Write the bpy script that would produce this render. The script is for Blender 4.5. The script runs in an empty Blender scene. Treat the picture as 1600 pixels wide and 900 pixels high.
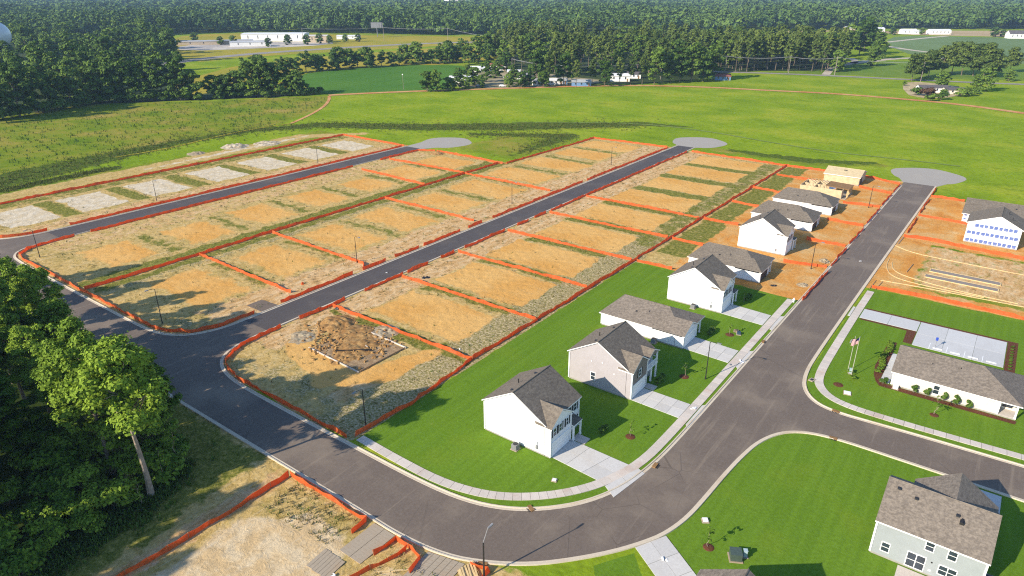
import bpy, math, random
import numpy as np
from mathutils import Vector, Matrix
from mathutils.geometry import tessellate_polygon

R = math.radians
random.seed(7)
rng = np.random.default_rng(11)
S = bpy.context.scene
COL = S.collection

# ------------------------------------------------------------------ camera, light, sky
# World axes follow the streets: +Y along the streets, +X across the lots, metres.
H, F, PITCH, YAW = 60.0, 1067.0, R(23.6), R(36.5)
cd = bpy.data.cameras.new('camera')
cam = bpy.data.objects.new('camera', cd)
COL.objects.link(cam)
cam.location = (0, 0, H)
cam.rotation_euler = (math.pi / 2 - PITCH, 0, YAW)
cd.sensor_width = 36
cd.lens = 36 * F / 1600
cd.clip_start = 1
cd.clip_end = 20000
S.camera = cam

SUN_EL, SUN_AZ = R(28), R(18.5)          # shadows run towards +Y, 18 degrees over to +X
w = bpy.data.worlds.new('World')
S.world = w
w.use_nodes = True
wn = w.node_tree
bg = wn.nodes['Background']
sky = wn.nodes.new('ShaderNodeTexSky')
sky.sky_type = 'NISHITA'
sky.sun_disc = False
sky.sun_elevation = SUN_EL
sky.sun_rotation = SUN_AZ + math.pi
sky.dust_density = 0.25
sky.ozone_density = 4.0
wn.links.new(sky.outputs[0], bg.inputs[0])
bg.inputs[1].default_value = 0.14
w.cycles.sampling_method = 'MANUAL'
w.cycles.sample_map_resolution = 2048
sd = bpy.data.lights.new('sun', 'SUN')
sd.energy = 4.7
sd.angle = R(0.5)
sd.color = (1.0, 0.89, 0.72)
sun = bpy.data.objects.new('sun', sd)
COL.objects.link(sun)
dirv = Vector((math.sin(SUN_AZ) * math.cos(SUN_EL), math.cos(SUN_AZ) * math.cos(SUN_EL), -math.sin(SUN_EL)))
sun.rotation_euler = dirv.to_track_quat('-Z', 'Y').to_euler()
sun.location = (-40, -60, 80)
S.view_settings.view_transform = 'Standard'
S.view_settings.look = 'None'
S.view_settings.gamma = 1
S.view_settings.use_curve_mapping = False
S.view_settings.exposure = 0.72
S.cycles.use_denoising = False
try:
    S.cycles.denoiser = 'OPENIMAGEDENOISE'
except Exception:
    pass
S.cycles.pixel_filter_type = 'BLACKMAN_HARRIS'
S.cycles.filter_width = 1.15
S.cycles.sample_clamp_indirect = 3.0
S.cycles.max_bounces = 6
S.cycles.diffuse_bounces = 3
S.cycles.transmission_bounces = 3
S.cycles.volume_bounces = 0
S.cycles.use_adaptive_sampling = True
S.cycles.adaptive_threshold = 0.01


def P(px, py, z=0.0):
    """world point on the level z that the photograph shows at pixel px, py"""
    dx, dy = px - 800, py - 450
    d = F * math.sin(PITCH) + dy * math.cos(PITCH)
    f = F * math.cos(PITCH) - dy * math.sin(PITCH)
    k = (H - z) / d
    a, b = dx * k, f * k
    return (a * math.cos(YAW) - b * math.sin(YAW), a * math.sin(YAW) + b * math.cos(YAW))


def PL(*pts):
    return [P(*p) for p in pts]


# ------------------------------------------------------------------ mesh helpers
def origin(o):
    v = Vector((0, 0, 0))
    while o is not None:
        v = v + o.location
        o = o.parent
    return v


def tag(o, label=None, cat=None, group=None, kind=None):
    if label: o['label'] = label
    if cat: o['category'] = cat
    if group: o['group'] = group
    if kind: o['kind'] = kind
    return o


def thing(name, label, cat, loc, group=None):
    o = bpy.data.objects.new(name, None)
    o.empty_display_size = 0.3
    COL.objects.link(o)
    o.location = (loc[0], loc[1], loc[2] if len(loc) > 2 else 0)
    return tag(o, label, cat, group)


def copy_tree(o, parent=None):
    c = o.copy()
    COL.objects.link(c)
    c.parent = parent
    for ch in o.children:
        copy_tree(ch, c)
    return c


class MB:
    def __init__(s):
        s.v, s.f, s.m = [], [], []

    def add(s, vs, fs, mi=0):
        n = len(s.v)
        s.v += [tuple(p) for p in vs]
        for k, f in enumerate(fs):
            s.f.append([i + n for i in f])
            s.m.append(mi[k] if isinstance(mi, (list, tuple)) else mi)
        return s

    def box(s, x0, x1, y0, y1, z0, z1, mi=0):
        x0, x1 = min(x0, x1), max(x0, x1)
        y0, y1 = min(y0, y1), max(y0, y1)
        return s.add([(x0, y0, z0), (x1, y0, z0), (x1, y1, z0), (x0, y1, z0), (x0, y0, z1), (x1, y0, z1), (x1, y1, z1), (x0, y1, z1)],
                     [(0, 3, 2, 1), (4, 5, 6, 7), (0, 1, 5, 4), (1, 2, 6, 5), (2, 3, 7, 6), (3, 0, 4, 7)], mi)

    def rbox(s, c, ang, hx, hy, z0, z1, mi=0):
        ca, sa = math.cos(ang), math.sin(ang)
        q = [(c[0] + a * ca - b * sa, c[1] + a * sa + b * ca) for a, b in ((-hx, -hy), (hx, -hy), (hx, hy), (-hx, hy))]
        return s.prism([(p[0], p[1], z1) for p in q], (0, 0, z0 - z1), mi)

    def prism(s, top, off, mi=0, mi_side=None):
        n = len(top)
        if mi_side is None: mi_side = mi
        vs = list(top) + [(p[0] + off[0], p[1] + off[1], p[2] + off[2]) for p in top]
        fs = [tuple(range(n)), tuple(range(2 * n - 1, n - 1, -1))] + [(i, i + n, (i + 1) % n + n, (i + 1) % n) for i in range(n)]
        return s.add(vs, fs, [mi, mi_side] + [mi_side] * n)

    def tube(s, pts, rad, n=6, mi=0, cap=True):
        pts = [Vector(p) for p in pts]
        if not isinstance(rad, (list, tuple)): rad = [rad] * len(pts)
        rings, base = [], len(s.v)
        for i, p in enumerate(pts):
            t = (pts[min(i + 1, len(pts) - 1)] - pts[max(i - 1, 0)])
            if t.length < 1e-9: t = Vector((0, 0, 1))
            t.normalize()
            a = t.cross(Vector((0.13, 0.97, 0.21)))
            if a.length < 1e-3: a = t.cross(Vector((1, 0, 0)))
            a.normalize()
            b = t.cross(a)
            for k in range(n):
                an = 2 * math.pi * k / n
                s.v.append(tuple(p + (a * math.cos(an) + b * math.sin(an)) * rad[i]))
        for i in range(len(pts) - 1):
            for k in range(n):
                s.f.append([base + i * n + k, base + i * n + (k + 1) % n, base + (i + 1) * n + (k + 1) % n, base + (i + 1) * n + k])
                s.m.append(mi)
        if cap:
            s.f.append([base + k for k in range(n)][::-1]); s.m.append(mi)
            e = base + (len(pts) - 1) * n
            s.f.append([e + k for k in range(n)]); s.m.append(mi)
        return s

    def lathe(s, c, prof, n=16, mi=0):
        base = len(s.v)
        for r, z in prof:
            for k in range(n):
                an = 2 * math.pi * k / n
                s.v.append((c[0] + r * math.cos(an), c[1] + r * math.sin(an), c[2] + z))
        for i in range(len(prof) - 1):
            for k in range(n):
                s.f.append([base + i * n + k, base + i * n + (k + 1) % n, base + (i + 1) * n + (k + 1) % n, base + (i + 1) * n + k])
                s.m.append(mi)
        return s

    def sheet(s, pts, z, mi=0):
        vs = [(p[0], p[1], z) for p in pts]
        tri = tessellate_polygon([[Vector(v) for v in vs]])
        fs = []
        for t in tri:
            a, b, c = (Vector(vs[i]) for i in t)
            fs.append(tuple(t) if (b - a).cross(c - a).z > 0 else tuple(t[::-1]))
        return s.add(vs, fs, mi)

    def strip(s, pts, off, mi=0):
        """sweep the profile off = [(sideways, z), ...] along the ground line pts; sideways > 0 is to the left"""
        n = len(pts)
        rows = []
        for i in range(n):
            a, b = pts[max(i - 1, 0)], pts[min(i + 1, n - 1)]
            d = Vector((b[0] - a[0], b[1] - a[1]))
            d.normalize()
            nx, ny = -d.y, d.x
            rows.append([(pts[i][0] + nx * o, pts[i][1] + ny * o, z) for o, z in off])
        k = len(off)
        vs = [p for r in rows for p in r]
        fs = []
        for i in range(n - 1):
            for j in range(k - 1):
                q = (i * k + j, i * k + j + 1, (i + 1) * k + j + 1, (i + 1) * k + j)
                fs.append(q if off[j + 1][0] < off[j][0] else q[::-1])
        return s.add(vs, fs, mi)

    def build(s, name, mats, parent=None, smooth=False):
        me = bpy.data.meshes.new(name)
        o0 = origin(parent)
        me.from_pydata([(v[0] - o0.x, v[1] - o0.y, v[2] - o0.z) for v in s.v], [], s.f)
        if not isinstance(mats, (list, tuple)): mats = [mats]
        for m in mats: me.materials.append(m)
        if len(mats) > 1: me.polygons.foreach_set('material_index', s.m)
        if smooth: me.polygons.foreach_set('use_smooth', [True] * len(me.polygons))
        me.update()
        o = bpy.data.objects.new(name, me)
        COL.objects.link(o)
        o.parent = parent
        return o


def chaikin(pts, it=2, closed=False):
    pts = [tuple(p) for p in pts]
    for _ in range(it):
        q = [] if closed else [pts[0]]
        n = len(pts)
        for i in range(n if closed else n - 1):
            a, b = pts[i], pts[(i + 1) % n]
            q.append((a[0] * .75 + b[0] * .25, a[1] * .75 + b[1] * .25))
            q.append((a[0] * .25 + b[0] * .75, a[1] * .25 + b[1] * .75))
        if not closed: q.append(pts[-1])
        pts = q
    return pts


def resample(pts, step):
    out = [pts[0]]
    for a, b in zip(pts[:-1], pts[1:]):
        L = math.hypot(b[0] - a[0], b[1] - a[1])
        k = max(1, int(round(L / step)))
        for i in range(1, k + 1):
            out.append((a[0] + (b[0] - a[0]) * i / k, a[1] + (b[1] - a[1]) * i / k))
    return out


def np_mesh(name, v, quads, mats, mi=None):
    me = bpy.data.meshes.new(name)
    v = np.asarray(v, np.float32).reshape(-1, 3)
    q = np.asarray(quads, np.int32)
    me.vertices.add(len(v)); me.vertices.foreach_set('co', v.ravel())
    me.loops.add(q.size); me.loops.foreach_set('vertex_index', q.ravel())
    me.polygons.add(len(q))
    me.polygons.foreach_set('loop_start', np.arange(0, q.size, q.shape[1], dtype=np.int32))
    for m in (mats if isinstance(mats, (list, tuple)) else [mats]): me.materials.append(m)
    if mi is not None: me.polygons.foreach_set('material_index', np.asarray(mi, np.int32))
    me.update(calc_edges=True)
    return me


# ------------------------------------------------------------------ material helpers
class N:
    def __init__(s, name, rough=0.9, spec=0.2):
        s.m = bpy.data.materials.new(name)
        s.m.use_nodes = True
        s.t = s.m.node_tree
        s.b = s.t.nodes['Principled BSDF']
        s.b.inputs['Roughness'].default_value = rough
        s.b.inputs['Specular IOR Level'].default_value = spec
        s.pos = None

    def n(s, t, **kw):
        x = s.t.nodes.new(t)
        for k, v in kw.items(): setattr(x, k, v)
        return x

    def put(s, sock, v):
        if hasattr(v, 'is_output'): s.t.links.new(v, sock)
        elif isinstance(v, (tuple, list)) and len(v) == 3 and sock.type == 'RGBA': sock.default_value = (*v, 1)
        else: sock.default_value = v

    def world(s):
        if s.pos is None: s.pos = s.n('ShaderNodeNewGeometry').outputs['Position']
        return s.pos

    def obj(s):
        return s.n('ShaderNodeTexCoord').outputs['Object']

    def scale(s, vec, sc, rot=0.0):
        x = s.n('ShaderNodeMapping')
        s.put(x.inputs['Vector'], vec)
        x.inputs['Scale'].default_value = sc
        x.inputs['Rotation'].default_value = (0, 0, rot)
        return x.outputs[0]

    def noise(s, sc, detail=4, rough=0.55, vec=None, dist=0.0):
        x = s.n('ShaderNodeTexNoise')
        s.put(x.inputs['Vector'], vec if vec is not None else s.world())
        x.inputs['Scale'].default_value = sc
        x.inputs['Detail'].default_value = detail
        x.inputs['Roughness'].default_value = rough
        x.inputs['Distortion'].default_value = dist
        return x.outputs[0]

    def vor(s, sc, vec=None, feature='F1', out=0):
        x = s.n('ShaderNodeTexVoronoi', feature=feature)
        s.put(x.inputs['Vector'], vec if vec is not None else s.world())
        x.inputs['Scale'].default_value = sc
        return x.outputs[out]

    def math(s, op, a, b=0.0, clamp=False):
        x = s.n('ShaderNodeMath', operation=op, use_clamp=clamp)
        s.put(x.inputs[0], a); s.put(x.inputs[1], b)
        return x.outputs[0]

    def step(s, a, lo, hi):
        x = s.n('ShaderNodeMapRange', interpolation_type='SMOOTHSTEP')
        s.put(x.inputs[0], a)
        x.inputs[1].default_value, x.inputs[2].default_value = lo, hi
        return x.outputs[0]

    def remap(s, a, lo, hi, o0, o1):
        x = s.n('ShaderNodeMapRange')
        s.put(x.inputs[0], a)
        for i, v in enumerate((lo, hi, o0, o1)): x.inputs[i + 1].default_value = v
        return x.outputs[0]

    def mix(s, f, a, b, mode='MIX'):
        x = s.n('ShaderNodeMix', data_type='RGBA', blend_type=mode)
        s.put(x.inputs[0], f); s.put(x.inputs[6], a); s.put(x.inputs[7], b)
        return x.outputs[2]

    def ramp(s, f, *stops):
        x = s.n('ShaderNodeValToRGB')
        e = x.color_ramp.elements
        while len(e) < len(stops): e.new(0.5)
        for i, (p, c) in enumerate(stops):
            e[i].position = p
            e[i].color = (*c, 1)
        s.put(x.inputs[0], f)
        return x.outputs[0]

    def vary(s, col, f, lo, hi):
        """multiply a colour by a grey between lo and hi"""
        g = s.remap(f, 0.3, 0.7, lo, hi)
        c = s.n('ShaderNodeCombineColor')
        for i in range(3): s.put(c.inputs[i], g)
        return s.mix(1.0, col, c.outputs[0], 'MULTIPLY')

    def bump(s, h, strength=0.4, dist=0.05):
        x = s.n('ShaderNodeBump')
        x.inputs['Strength'].default_value = strength
        x.inputs['Distance'].default_value = dist
        s.put(x.inputs['Height'], h)
        s.t.links.new(x.outputs[0], s.b.inputs['Normal'])

    def col(s, c):
        s.put(s.b.inputs['Base Color'], c)
        return s.m


def plain(name, c, rough=0.6, spec=0.3, var=0.12, sc=3.0, metal=0.0):
    n = N(name, rough, spec)
    n.b.inputs['Metallic'].default_value = metal
    return n.col(n.vary(c, n.noise(sc, 3), 1 - var, 1 + var))


def leaf_mat(name, dark, light, trans=0.25, patch=0.35):
    n = N(name, 0.7, 0.12)
    isl = n.n('ShaderNodeNewGeometry').outputs['Random Per Island']
    oi = n.n('ShaderNodeObjectInfo').outputs['Random']
    f = n.math('ADD', n.math('MULTIPLY', isl, 0.55), n.math('MULTIPLY', n.noise(patch, 2), 0.45))
    f = n.math('ADD', f, n.math('MULTIPLY', n.math('SUBTRACT', oi, 0.5), 0.6), clamp=True)
    c = n.ramp(f, (0.15, dark), (0.85, light))
    n.col(c)
    tr = n.n('ShaderNodeBsdfTranslucent')
    n.t.links.new(n.mix(0.35, c, (light[0] * 1.3, light[1] * 1.35, light[2])), tr.inputs[0])
    mx = n.n('ShaderNodeMixShader')
    mx.inputs[0].default_value = trans
    n.t.links.new(n.b.outputs[0], mx.inputs[1])
    n.t.links.new(tr.outputs[0], mx.inputs[2])
    n.t.links.new(mx.outputs[0], n.t.nodes['Material Output'].inputs[0])
    return n.m

# ------------------------------------------------------------------ materials
M = {}
GREEN_BLADE = (0.10, 0.19, 0.014)


def road_mat(name, base, dust, amt, blotch=0.5):
    n = N(name, 0.85, 0.25)
    wob = n.noise(0.05, 3)
    big = n.noise(0.09, 5, 0.6)
    c = n.vary(base, n.noise(2.5, 5, 0.7), 0.86, 1.14)
    c = n.mix(n.math('MULTIPLY', n.step(big, 0.45, 0.72), amt), c, dust)
    st = n.noise(1.0, 4, 0.6, vec=n.scale(n.world(), (1.2, 0.06, 1), 0.05))
    c = n.mix(n.math('MULTIPLY', n.step(st, 0.54, 0.72), amt * 0.7), c, dust)
    c = n.mix(n.math('MULTIPLY', n.step(n.noise(0.6, 6, 0.7), 0.62, 0.75), 0.35), c, (base[0] * .7, base[1] * .7, base[2] * .7))
    cr = n.vor(0.16, vec=n.scale(n.world(), (1, 1, 0)), feature='DISTANCE_TO_EDGE')
    crack = n.math('MULTIPLY', n.math('SUBTRACT', 1.0, n.step(cr, 0.004, 0.012)), n.step(wob, 0.5, 0.6))
    c = n.mix(n.math('MULTIPLY', crack, 0.5), c, (base[0] * .55, base[1] * .55, base[2] * .55))
    n.bump(n.noise(30, 2), 0.15, 0.01)
    return n.col(c)


M['road_worn'] = road_mat('worn_asphalt', (0.140, 0.110, 0.088), (0.25, 0.20, 0.15), 0.65)
M['road_new'] = road_mat('new_asphalt', (0.075, 0.065, 0.063), (0.15, 0.125, 0.105), 0.45)


def concrete_mat(name, c, stain=(0.42, 0.3, 0.22), amt=0.25, island=True):
    n = N(name, 0.85, 0.2)
    k = n.vary(c, n.noise(4, 5, 0.7), 0.9, 1.08)
    if island:
        r = n.n('ShaderNodeNewGeometry').outputs['Random Per Island']
        k = n.vary(k, n.remap(r, 0, 1, 0.3, 0.7), 0.9, 1.06)
    k = n.mix(n.math('MULTIPLY', n.step(n.noise(0.18, 5, 0.65), 0.5, 0.7), amt), k, stain)
    n.bump(n.noise(18, 3), 0.15, 0.01)
    return n.col(k)


M['curb'] = concrete_mat('curb_concrete', (0.55, 0.47, 0.36), (0.40, 0.29, 0.19), 0.4, False)
M['walk'] = concrete_mat('sidewalk_concrete', (0.54, 0.48, 0.42), (0.44, 0.31, 0.24), 0.55)
M['drive'] = concrete_mat('driveway_concrete', (0.52, 0.50, 0.47), (0.42, 0.37, 0.31), 0.3)
M['lot'] = concrete_mat('car_park_concrete', (0.48, 0.48, 0.475), (0.42, 0.41, 0.40), 0.4)
M['slab'] = concrete_mat('rough_concrete', (0.35, 0.29, 0.215), (0.36, 0.25, 0.15), 0.6, False)
M['gravel'] = concrete_mat('packed_gravel', (0.33, 0.30, 0.26), (0.37, 0.33, 0.27), 0.5, False)
M['gravel_dark'] = concrete_mat('brown_gravel_pad', (0.15, 0.115, 0.09), (0.22, 0.16, 0.11), 0.5, False)
M['joint'] = plain('joint_shadow_gap', (0.2, 0.17, 0.14))


def ground_mat():
    n = N('ground_cover', 1.0, 0.0)
    wv = n.world()
    A = n.n('ShaderNodeAttribute', attribute_name='cover_a')
    B = n.n('ShaderNodeAttribute', attribute_name='cover_b')
    Cc = n.n('ShaderNodeAttribute', attribute_name='cover_c')
    s3 = n.n('ShaderNodeSeparateColor')
    n.t.links.new(Cc.outputs['Color'], s3.inputs[0])
    pebble_w, tan_w, olive_w = s3.outputs[0], s3.outputs[1], s3.outputs[2]
    sa, sb = n.n('ShaderNodeSeparateColor'), n.n('ShaderNodeSeparateColor')
    n.t.links.new(A.outputs['Color'], sa.inputs[0])
    n.t.links.new(B.outputs['Color'], sb.inputs[0])
    lawn_w, straw_w, orange_w, sand_w = sa.outputs[0], sa.outputs[1], sa.outputs[2], A.outputs['Alpha']
    clay_w, weed_w, scrub_w, floor_w = sb.outputs[0], sb.outputs[1], sb.outputs[2], B.outputs['Alpha']
    fine = n.noise(2.2, 6, 0.72)
    mid = n.noise(0.35, 6, 0.68)
    big = n.noise(0.035, 5, 0.6)
    speck = n.noise(1.1, 3, 0.8)
    lump = n.noise(0.9, 7, 0.75, dist=0.6)
    streak = n.noise(1.0, 6, 0.7, vec=n.scale(wv, (0.10, 0.9, 1)))
    tracks = n.noise(1.0, 5, 0.7, vec=n.scale(wv, (0.85, 0.09, 1), 0.25), dist=0.8)

    def edge(wt, amp=0.55, lo=0.42, hi=0.58, src=None):
        j = n.math('MULTIPLY', n.math('SUBTRACT', src if src is not None else mid, 0.5), amp * 2)
        return n.step(n.math('ADD', wt, j), lo, hi)

    # meadow of tall bright grass (also the far land)
    mead = n.ramp(big, (0.32, (0.145, 0.225, 0.013)), (0.5, (0.20, 0.28, 0.017)), (0.66, (0.275, 0.315, 0.028)))
    mead = n.mix(n.math('MULTIPLY', n.step(mid, 0.5, 0.72), 0.55), mead, (0.088, 0.16, 0.012))
    mead = n.mix(n.math('MULTIPLY', n.step(streak, 0.55, 0.75), 0.4), mead, (0.20, 0.21, 0.045))
    mead = n.mix(n.math('MULTIPLY', n.step(n.noise(0.09, 6, 0.7, vec=n.scale(wv, (0.6, 1.6, 1), 0.9)), 0.52, 0.68), 0.5), mead, (0.085, 0.15, 0.010))
    mead = n.vary(mead, n.noise(0.9, 6, 0.75, vec=n.scale(wv, (0.7, 1.2, 1), 0.9)), 0.66, 1.3)
    # mown lawn
    stripe = n.noise(1.0, 3, 0.6, vec=n.scale(wv, (0.9, 0.035, 1), 0.35))
    lawn = n.mix(n.step(stripe, 0.35, 0.65), (0.102, 0.184, 0.017), (0.120, 0.210, 0.020))
    lawn = n.mix(n.math('MULTIPLY', n.step(n.noise(0.12, 4), 0.5, 0.7), 0.45), lawn, (0.145, 0.215, 0.020))
    lawn = n.mix(n.math('MULTIPLY', n.step(n.noise(0.3, 6, 0.75), 0.58, 0.70), 0.35), lawn, (0.055, 0.115, 0.010))
    lawn = n.mix(n.math('MULTIPLY', n.step(n.noise(0.22, 7, 0.8), 0.66, 0.74), 0.5), lawn, (0.26, 0.25, 0.07))
    lawn = n.vary(lawn, fine, 0.82, 1.18)
    # straw mulch with thin grass
    straw = n.ramp(lump, (0.28, (0.20, 0.15, 0.04)), (0.38, (0.38, 0.26, 0.085)), (0.52, (0.51, 0.36, 0.14)), (0.72, (0.58, 0.44, 0.22)))
    straw = n.mix(n.math('MULTIPLY', n.step(n.noise(0.16, 6, 0.7), 0.47, 0.64), 0.38), straw, n.mix(fine, (0.14, 0.145, 0.02), (0.26, 0.215, 0.05)))
    straw = n.mix(n.math('MULTIPLY', n.step(tracks, 0.56, 0.66), 0.45), straw, (0.52, 0.43, 0.28))
    straw = n.mix(n.math('MULTIPLY', n.step(speck, 0.60, 0.68), 0.6), straw, (0.10, 0.09, 0.03))
    front = n.ramp(n.noise(0.55, 7, 0.72, vec=n.scale(wv, (1.3, 0.45, 1), 0.15), dist=0.5), (0.3, (0.20, 0.15, 0.055)), (0.42, (0.48, 0.29, 0.12)), (0.55, (0.57, 0.39, 0.20)), (0.7, (0.62, 0.48, 0.30)))
    straw = n.mix(edge(tan_w, 0.6), straw, front)
    peb = n.ramp(n.noise(2.3, 5, 0.75), (0.34, (0.12, 0.125, 0.03)), (0.46, (0.24, 0.20, 0.07)), (0.54, (0.42, 0.33, 0.18)), (0.68, (0.56, 0.47, 0.32)))
    straw = n.mix(edge(pebble_w, 0.5), straw, peb)
    olv = n.ramp(n.noise(1.1, 6, 0.75), (0.34, (0.095, 0.115, 0.02)), (0.5, (0.17, 0.17, 0.035)), (0.62, (0.27, 0.23, 0.065)), (0.76, (0.40, 0.32, 0.14)))
    straw = n.mix(edge(olive_w, 0.45), straw, olv)
    straw = n.vary(straw, fine, 0.7, 1.25)
    # graded orange pads
    org = n.mix(n.step(n.noise(0.07, 5, 0.65), 0.35, 0.65), (0.57, 0.30, 0.080), (0.62, 0.37, 0.125))
    org = n.mix(n.math('MULTIPLY', n.step(streak, 0.52, 0.66), 0.4), org, (0.58, 0.37, 0.15))
    org = n.mix(n.math('MULTIPLY', n.step(lump, 0.6, 0.74), n.step(n.noise(0.06, 3), 0.45, 0.6)), org, (0.24, 0.19, 0.055))
    org = n.vary(org, fine, 0.86, 1.12)
    # pale sand
    crk = n.vor(0.9, feature='DISTANCE_TO_EDGE', vec=n.scale(wv, (1, 0.7, 0)))
    sx = n.n('ShaderNodeSeparateXYZ')
    n.put(sx.inputs[0], wv)
    warm = n.step(sx.outputs[0], -120, -90)
    snd = n.mix(n.step(mid, 0.4, 0.62), n.mix(warm, (0.54, 0.44, 0.29), (0.54, 0.39, 0.21)), n.mix(warm, (0.62, 0.54, 0.41), (0.62, 0.49, 0.31)))
    snd = n.mix(n.math('MULTIPLY', n.math('SUBTRACT', 1.0, n.step(crk, 0.02, 0.10)), n.math('MULTIPLY', n.math('SUBTRACT', 1.0, warm), 0.35)), snd, (0.34, 0.28, 0.19))
    snd = n.mix(n.math('MULTIPLY', n.step(tracks, 0.55, 0.7), 0.35), snd, (0.62, 0.55, 0.43))
    snd = n.vary(snd, fine, 0.84, 1.12)
    # raw clay
    cly = n.ramp(n.noise(0.13, 7, 0.7, dist=0.5), (0.3, (0.48, 0.19, 0.042)), (0.47, (0.56, 0.27, 0.07)), (0.62, (0.57, 0.36, 0.15)), (0.78, (0.60, 0.46, 0.29)))
    cly = n.mix(n.math('MULTIPLY', n.step(tracks, 0.54, 0.66), 0.4), cly, (0.36, 0.22, 0.09))
    cly = n.vary(cly, fine, 0.78, 1.18)
    # ditch weeds
    wd = n.ramp(lump, (0.3, (0.035, 0.07, 0.01)), (0.48, (0.07, 0.11, 0.016)), (0.6, (0.13, 0.15, 0.03)), (0.75, (0.23, 0.18, 0.07)))
    wd = n.vary(wd, fine, 0.6, 1.35)
    # scrub field
    sc = n.ramp(n.noise(0.045, 7, 0.66), (0.34, (0.115, 0.18, 0.014)), (0.48, (0.17, 0.212, 0.02)), (0.6, (0.25, 0.225, 0.04)), (0.72, (0.34, 0.25, 0.08)))
    sc = n.mix(n.math('MULTIPLY', n.step(n.noise(0.28, 5, 0.75), 0.60, 0.68), 0.6), sc, (0.065, 0.10, 0.014))
    sc = n.mix(n.math('MULTIPLY', n.step(n.noise(0.5, 5, 0.75), 0.56, 0.7), 0.5), sc, (0.14, 0.21, 0.015))
    sc = n.vary(sc, fine, 0.7, 1.3)
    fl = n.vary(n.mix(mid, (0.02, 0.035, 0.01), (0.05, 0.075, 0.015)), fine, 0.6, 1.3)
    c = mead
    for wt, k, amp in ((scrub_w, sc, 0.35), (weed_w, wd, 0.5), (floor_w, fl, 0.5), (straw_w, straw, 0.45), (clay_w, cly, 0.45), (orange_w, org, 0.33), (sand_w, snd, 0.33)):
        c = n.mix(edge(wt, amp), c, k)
    c = n.mix(edge(lawn_w, 0.12), c, lawn)
    rough_w = n.math('MAXIMUM', n.math('MAXIMUM', straw_w, clay_w), n.math('MAXIMUM', weed_w, scrub_w))
    h = n.math('ADD', n.math('MULTIPLY', n.math('ADD', lump, n.math('MULTIPLY', tracks, 0.7)), n.math('ADD', n.math('MULTIPLY', rough_w, 0.9), 0.25)), n.math('MULTIPLY', fine, 0.25))
    n.bump(h, 0.75, 0.22)
    return n.col(c)


M['ground'] = ground_mat()

# ------------------------------------------------------------------ the ground sheet


def axis(lo, hi, a, b, st):
    mid = np.arange(a, b + 1e-6, st)
    def grow(d0, d1):
        out, x, s_ = [], d0, st
        while x < d1:
            s_ *= 1.16
            x += s_
            out.append(min(x, d1))
        return np.array(out)
    left = a - grow(0, a - lo)[::-1]
    right = b + grow(0, hi - b)
    return np.concatenate([left, mid, right])


gx, gy = axis(-7000, 7000, -300, 44, 0.5), axis(-7000, 7000, 0, 320, 0.5)
GX, GY = np.meshgrid(gx, gy)
nx, ny = len(gx), len(gy)


def wobble(x, y, amp, k, ph):
    return amp * (np.sin(x * k + ph) + np.sin(y * k * 1.3 + ph * 2.1) + np.sin((x + y) * k * 0.7 + ph * .7)) / 2.2


WX = GX + wobble(GX, GY, 0.5, 0.45, 1.3) + wobble(GX, GY, 0.35, 1.3, 4.0)
WY = GY + wobble(GX, GY, 0.5, 0.40, 2.7) + wobble(GX, GY, 0.35, 1.1, 0.4)


def sd_rect(x0, x1, y0, y1, warp=True):
    X, Y = (WX, WY) if warp else (GX, GY)
    dx = np.maximum(x0 - X, X - x1)
    dy = np.maximum(y0 - Y, Y - y1)
    return np.minimum(np.maximum(dx, dy), 0) + np.hypot(np.maximum(dx, 0), np.maximum(dy, 0))


def sd_poly(pts, warp=True):
    X, Y = (WX, WY) if warp else (GX, GY)
    d = np.full(X.shape, 1e9)
    inside = np.zeros(X.shape, bool)
    n_ = len(pts)
    for i in range(n_):
        ax, ay = pts[i]
        bx, by = pts[(i + 1) % n_]
        ex, ey = bx - ax, by - ay
        t = np.clip(((X - ax) * ex + (Y - ay) * ey) / (ex * ex + ey * ey + 1e-9), 0, 1)
        d = np.minimum(d, np.hypot(X - ax - t * ex, Y - ay - t * ey))
        c = ((ay > Y) != (by > Y)) & (X < (bx - ax) * (Y - ay) / ((by - ay) if by != ay else 1e-9) + ax)
        inside ^= c
    return np.where(inside, -d, d)


def sd_line(pts, wid):
    d = np.full(GX.shape, 1e9)
    for (ax, ay, aw), (bx, by, bw) in zip([(p[0], p[1], q) for p, q in zip(pts[:-1], wid[:-1])], [(p[0], p[1], q) for p, q in zip(pts[1:], wid[1:])]):
        ex, ey = bx - ax, by - ay
        t = np.clip(((WX - ax) * ex + (WY - ay) * ey) / (ex * ex + ey * ey + 1e-9), 0, 1)
        d = np.minimum(d, np.hypot(WX - ax - t * ex, WY - ay - t * ey) - (aw + t * (bw - aw)))
    return d


COVER = {k: np.zeros(GX.shape, np.float32) for k in ('lawn', 'straw', 'orange', 'sand', 'clay', 'weed', 'scrub', 'floor', 'pebble', 'tan', 'olive')}


def paint(k, sdist, soft=1.0, top=1.0):
    COVER[k] = np.maximum(COVER[k], np.clip(0.5 - sdist / (2 * soft), 0, 1) * top).astype(np.float32)


def wipe(k, sdist, soft=0.5):
    COVER[k] = (COVER[k] * np.clip(0.5 + sdist / (2 * soft), 0, 1)).astype(np.float32)


# building land covered with straw
def dim(k, sdist, soft, f):
    COVER[k] = (COVER[k] * (1 - np.clip(0.5 - sdist / (2 * soft), 0, 1) * (1 - f))).astype(np.float32)


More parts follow.
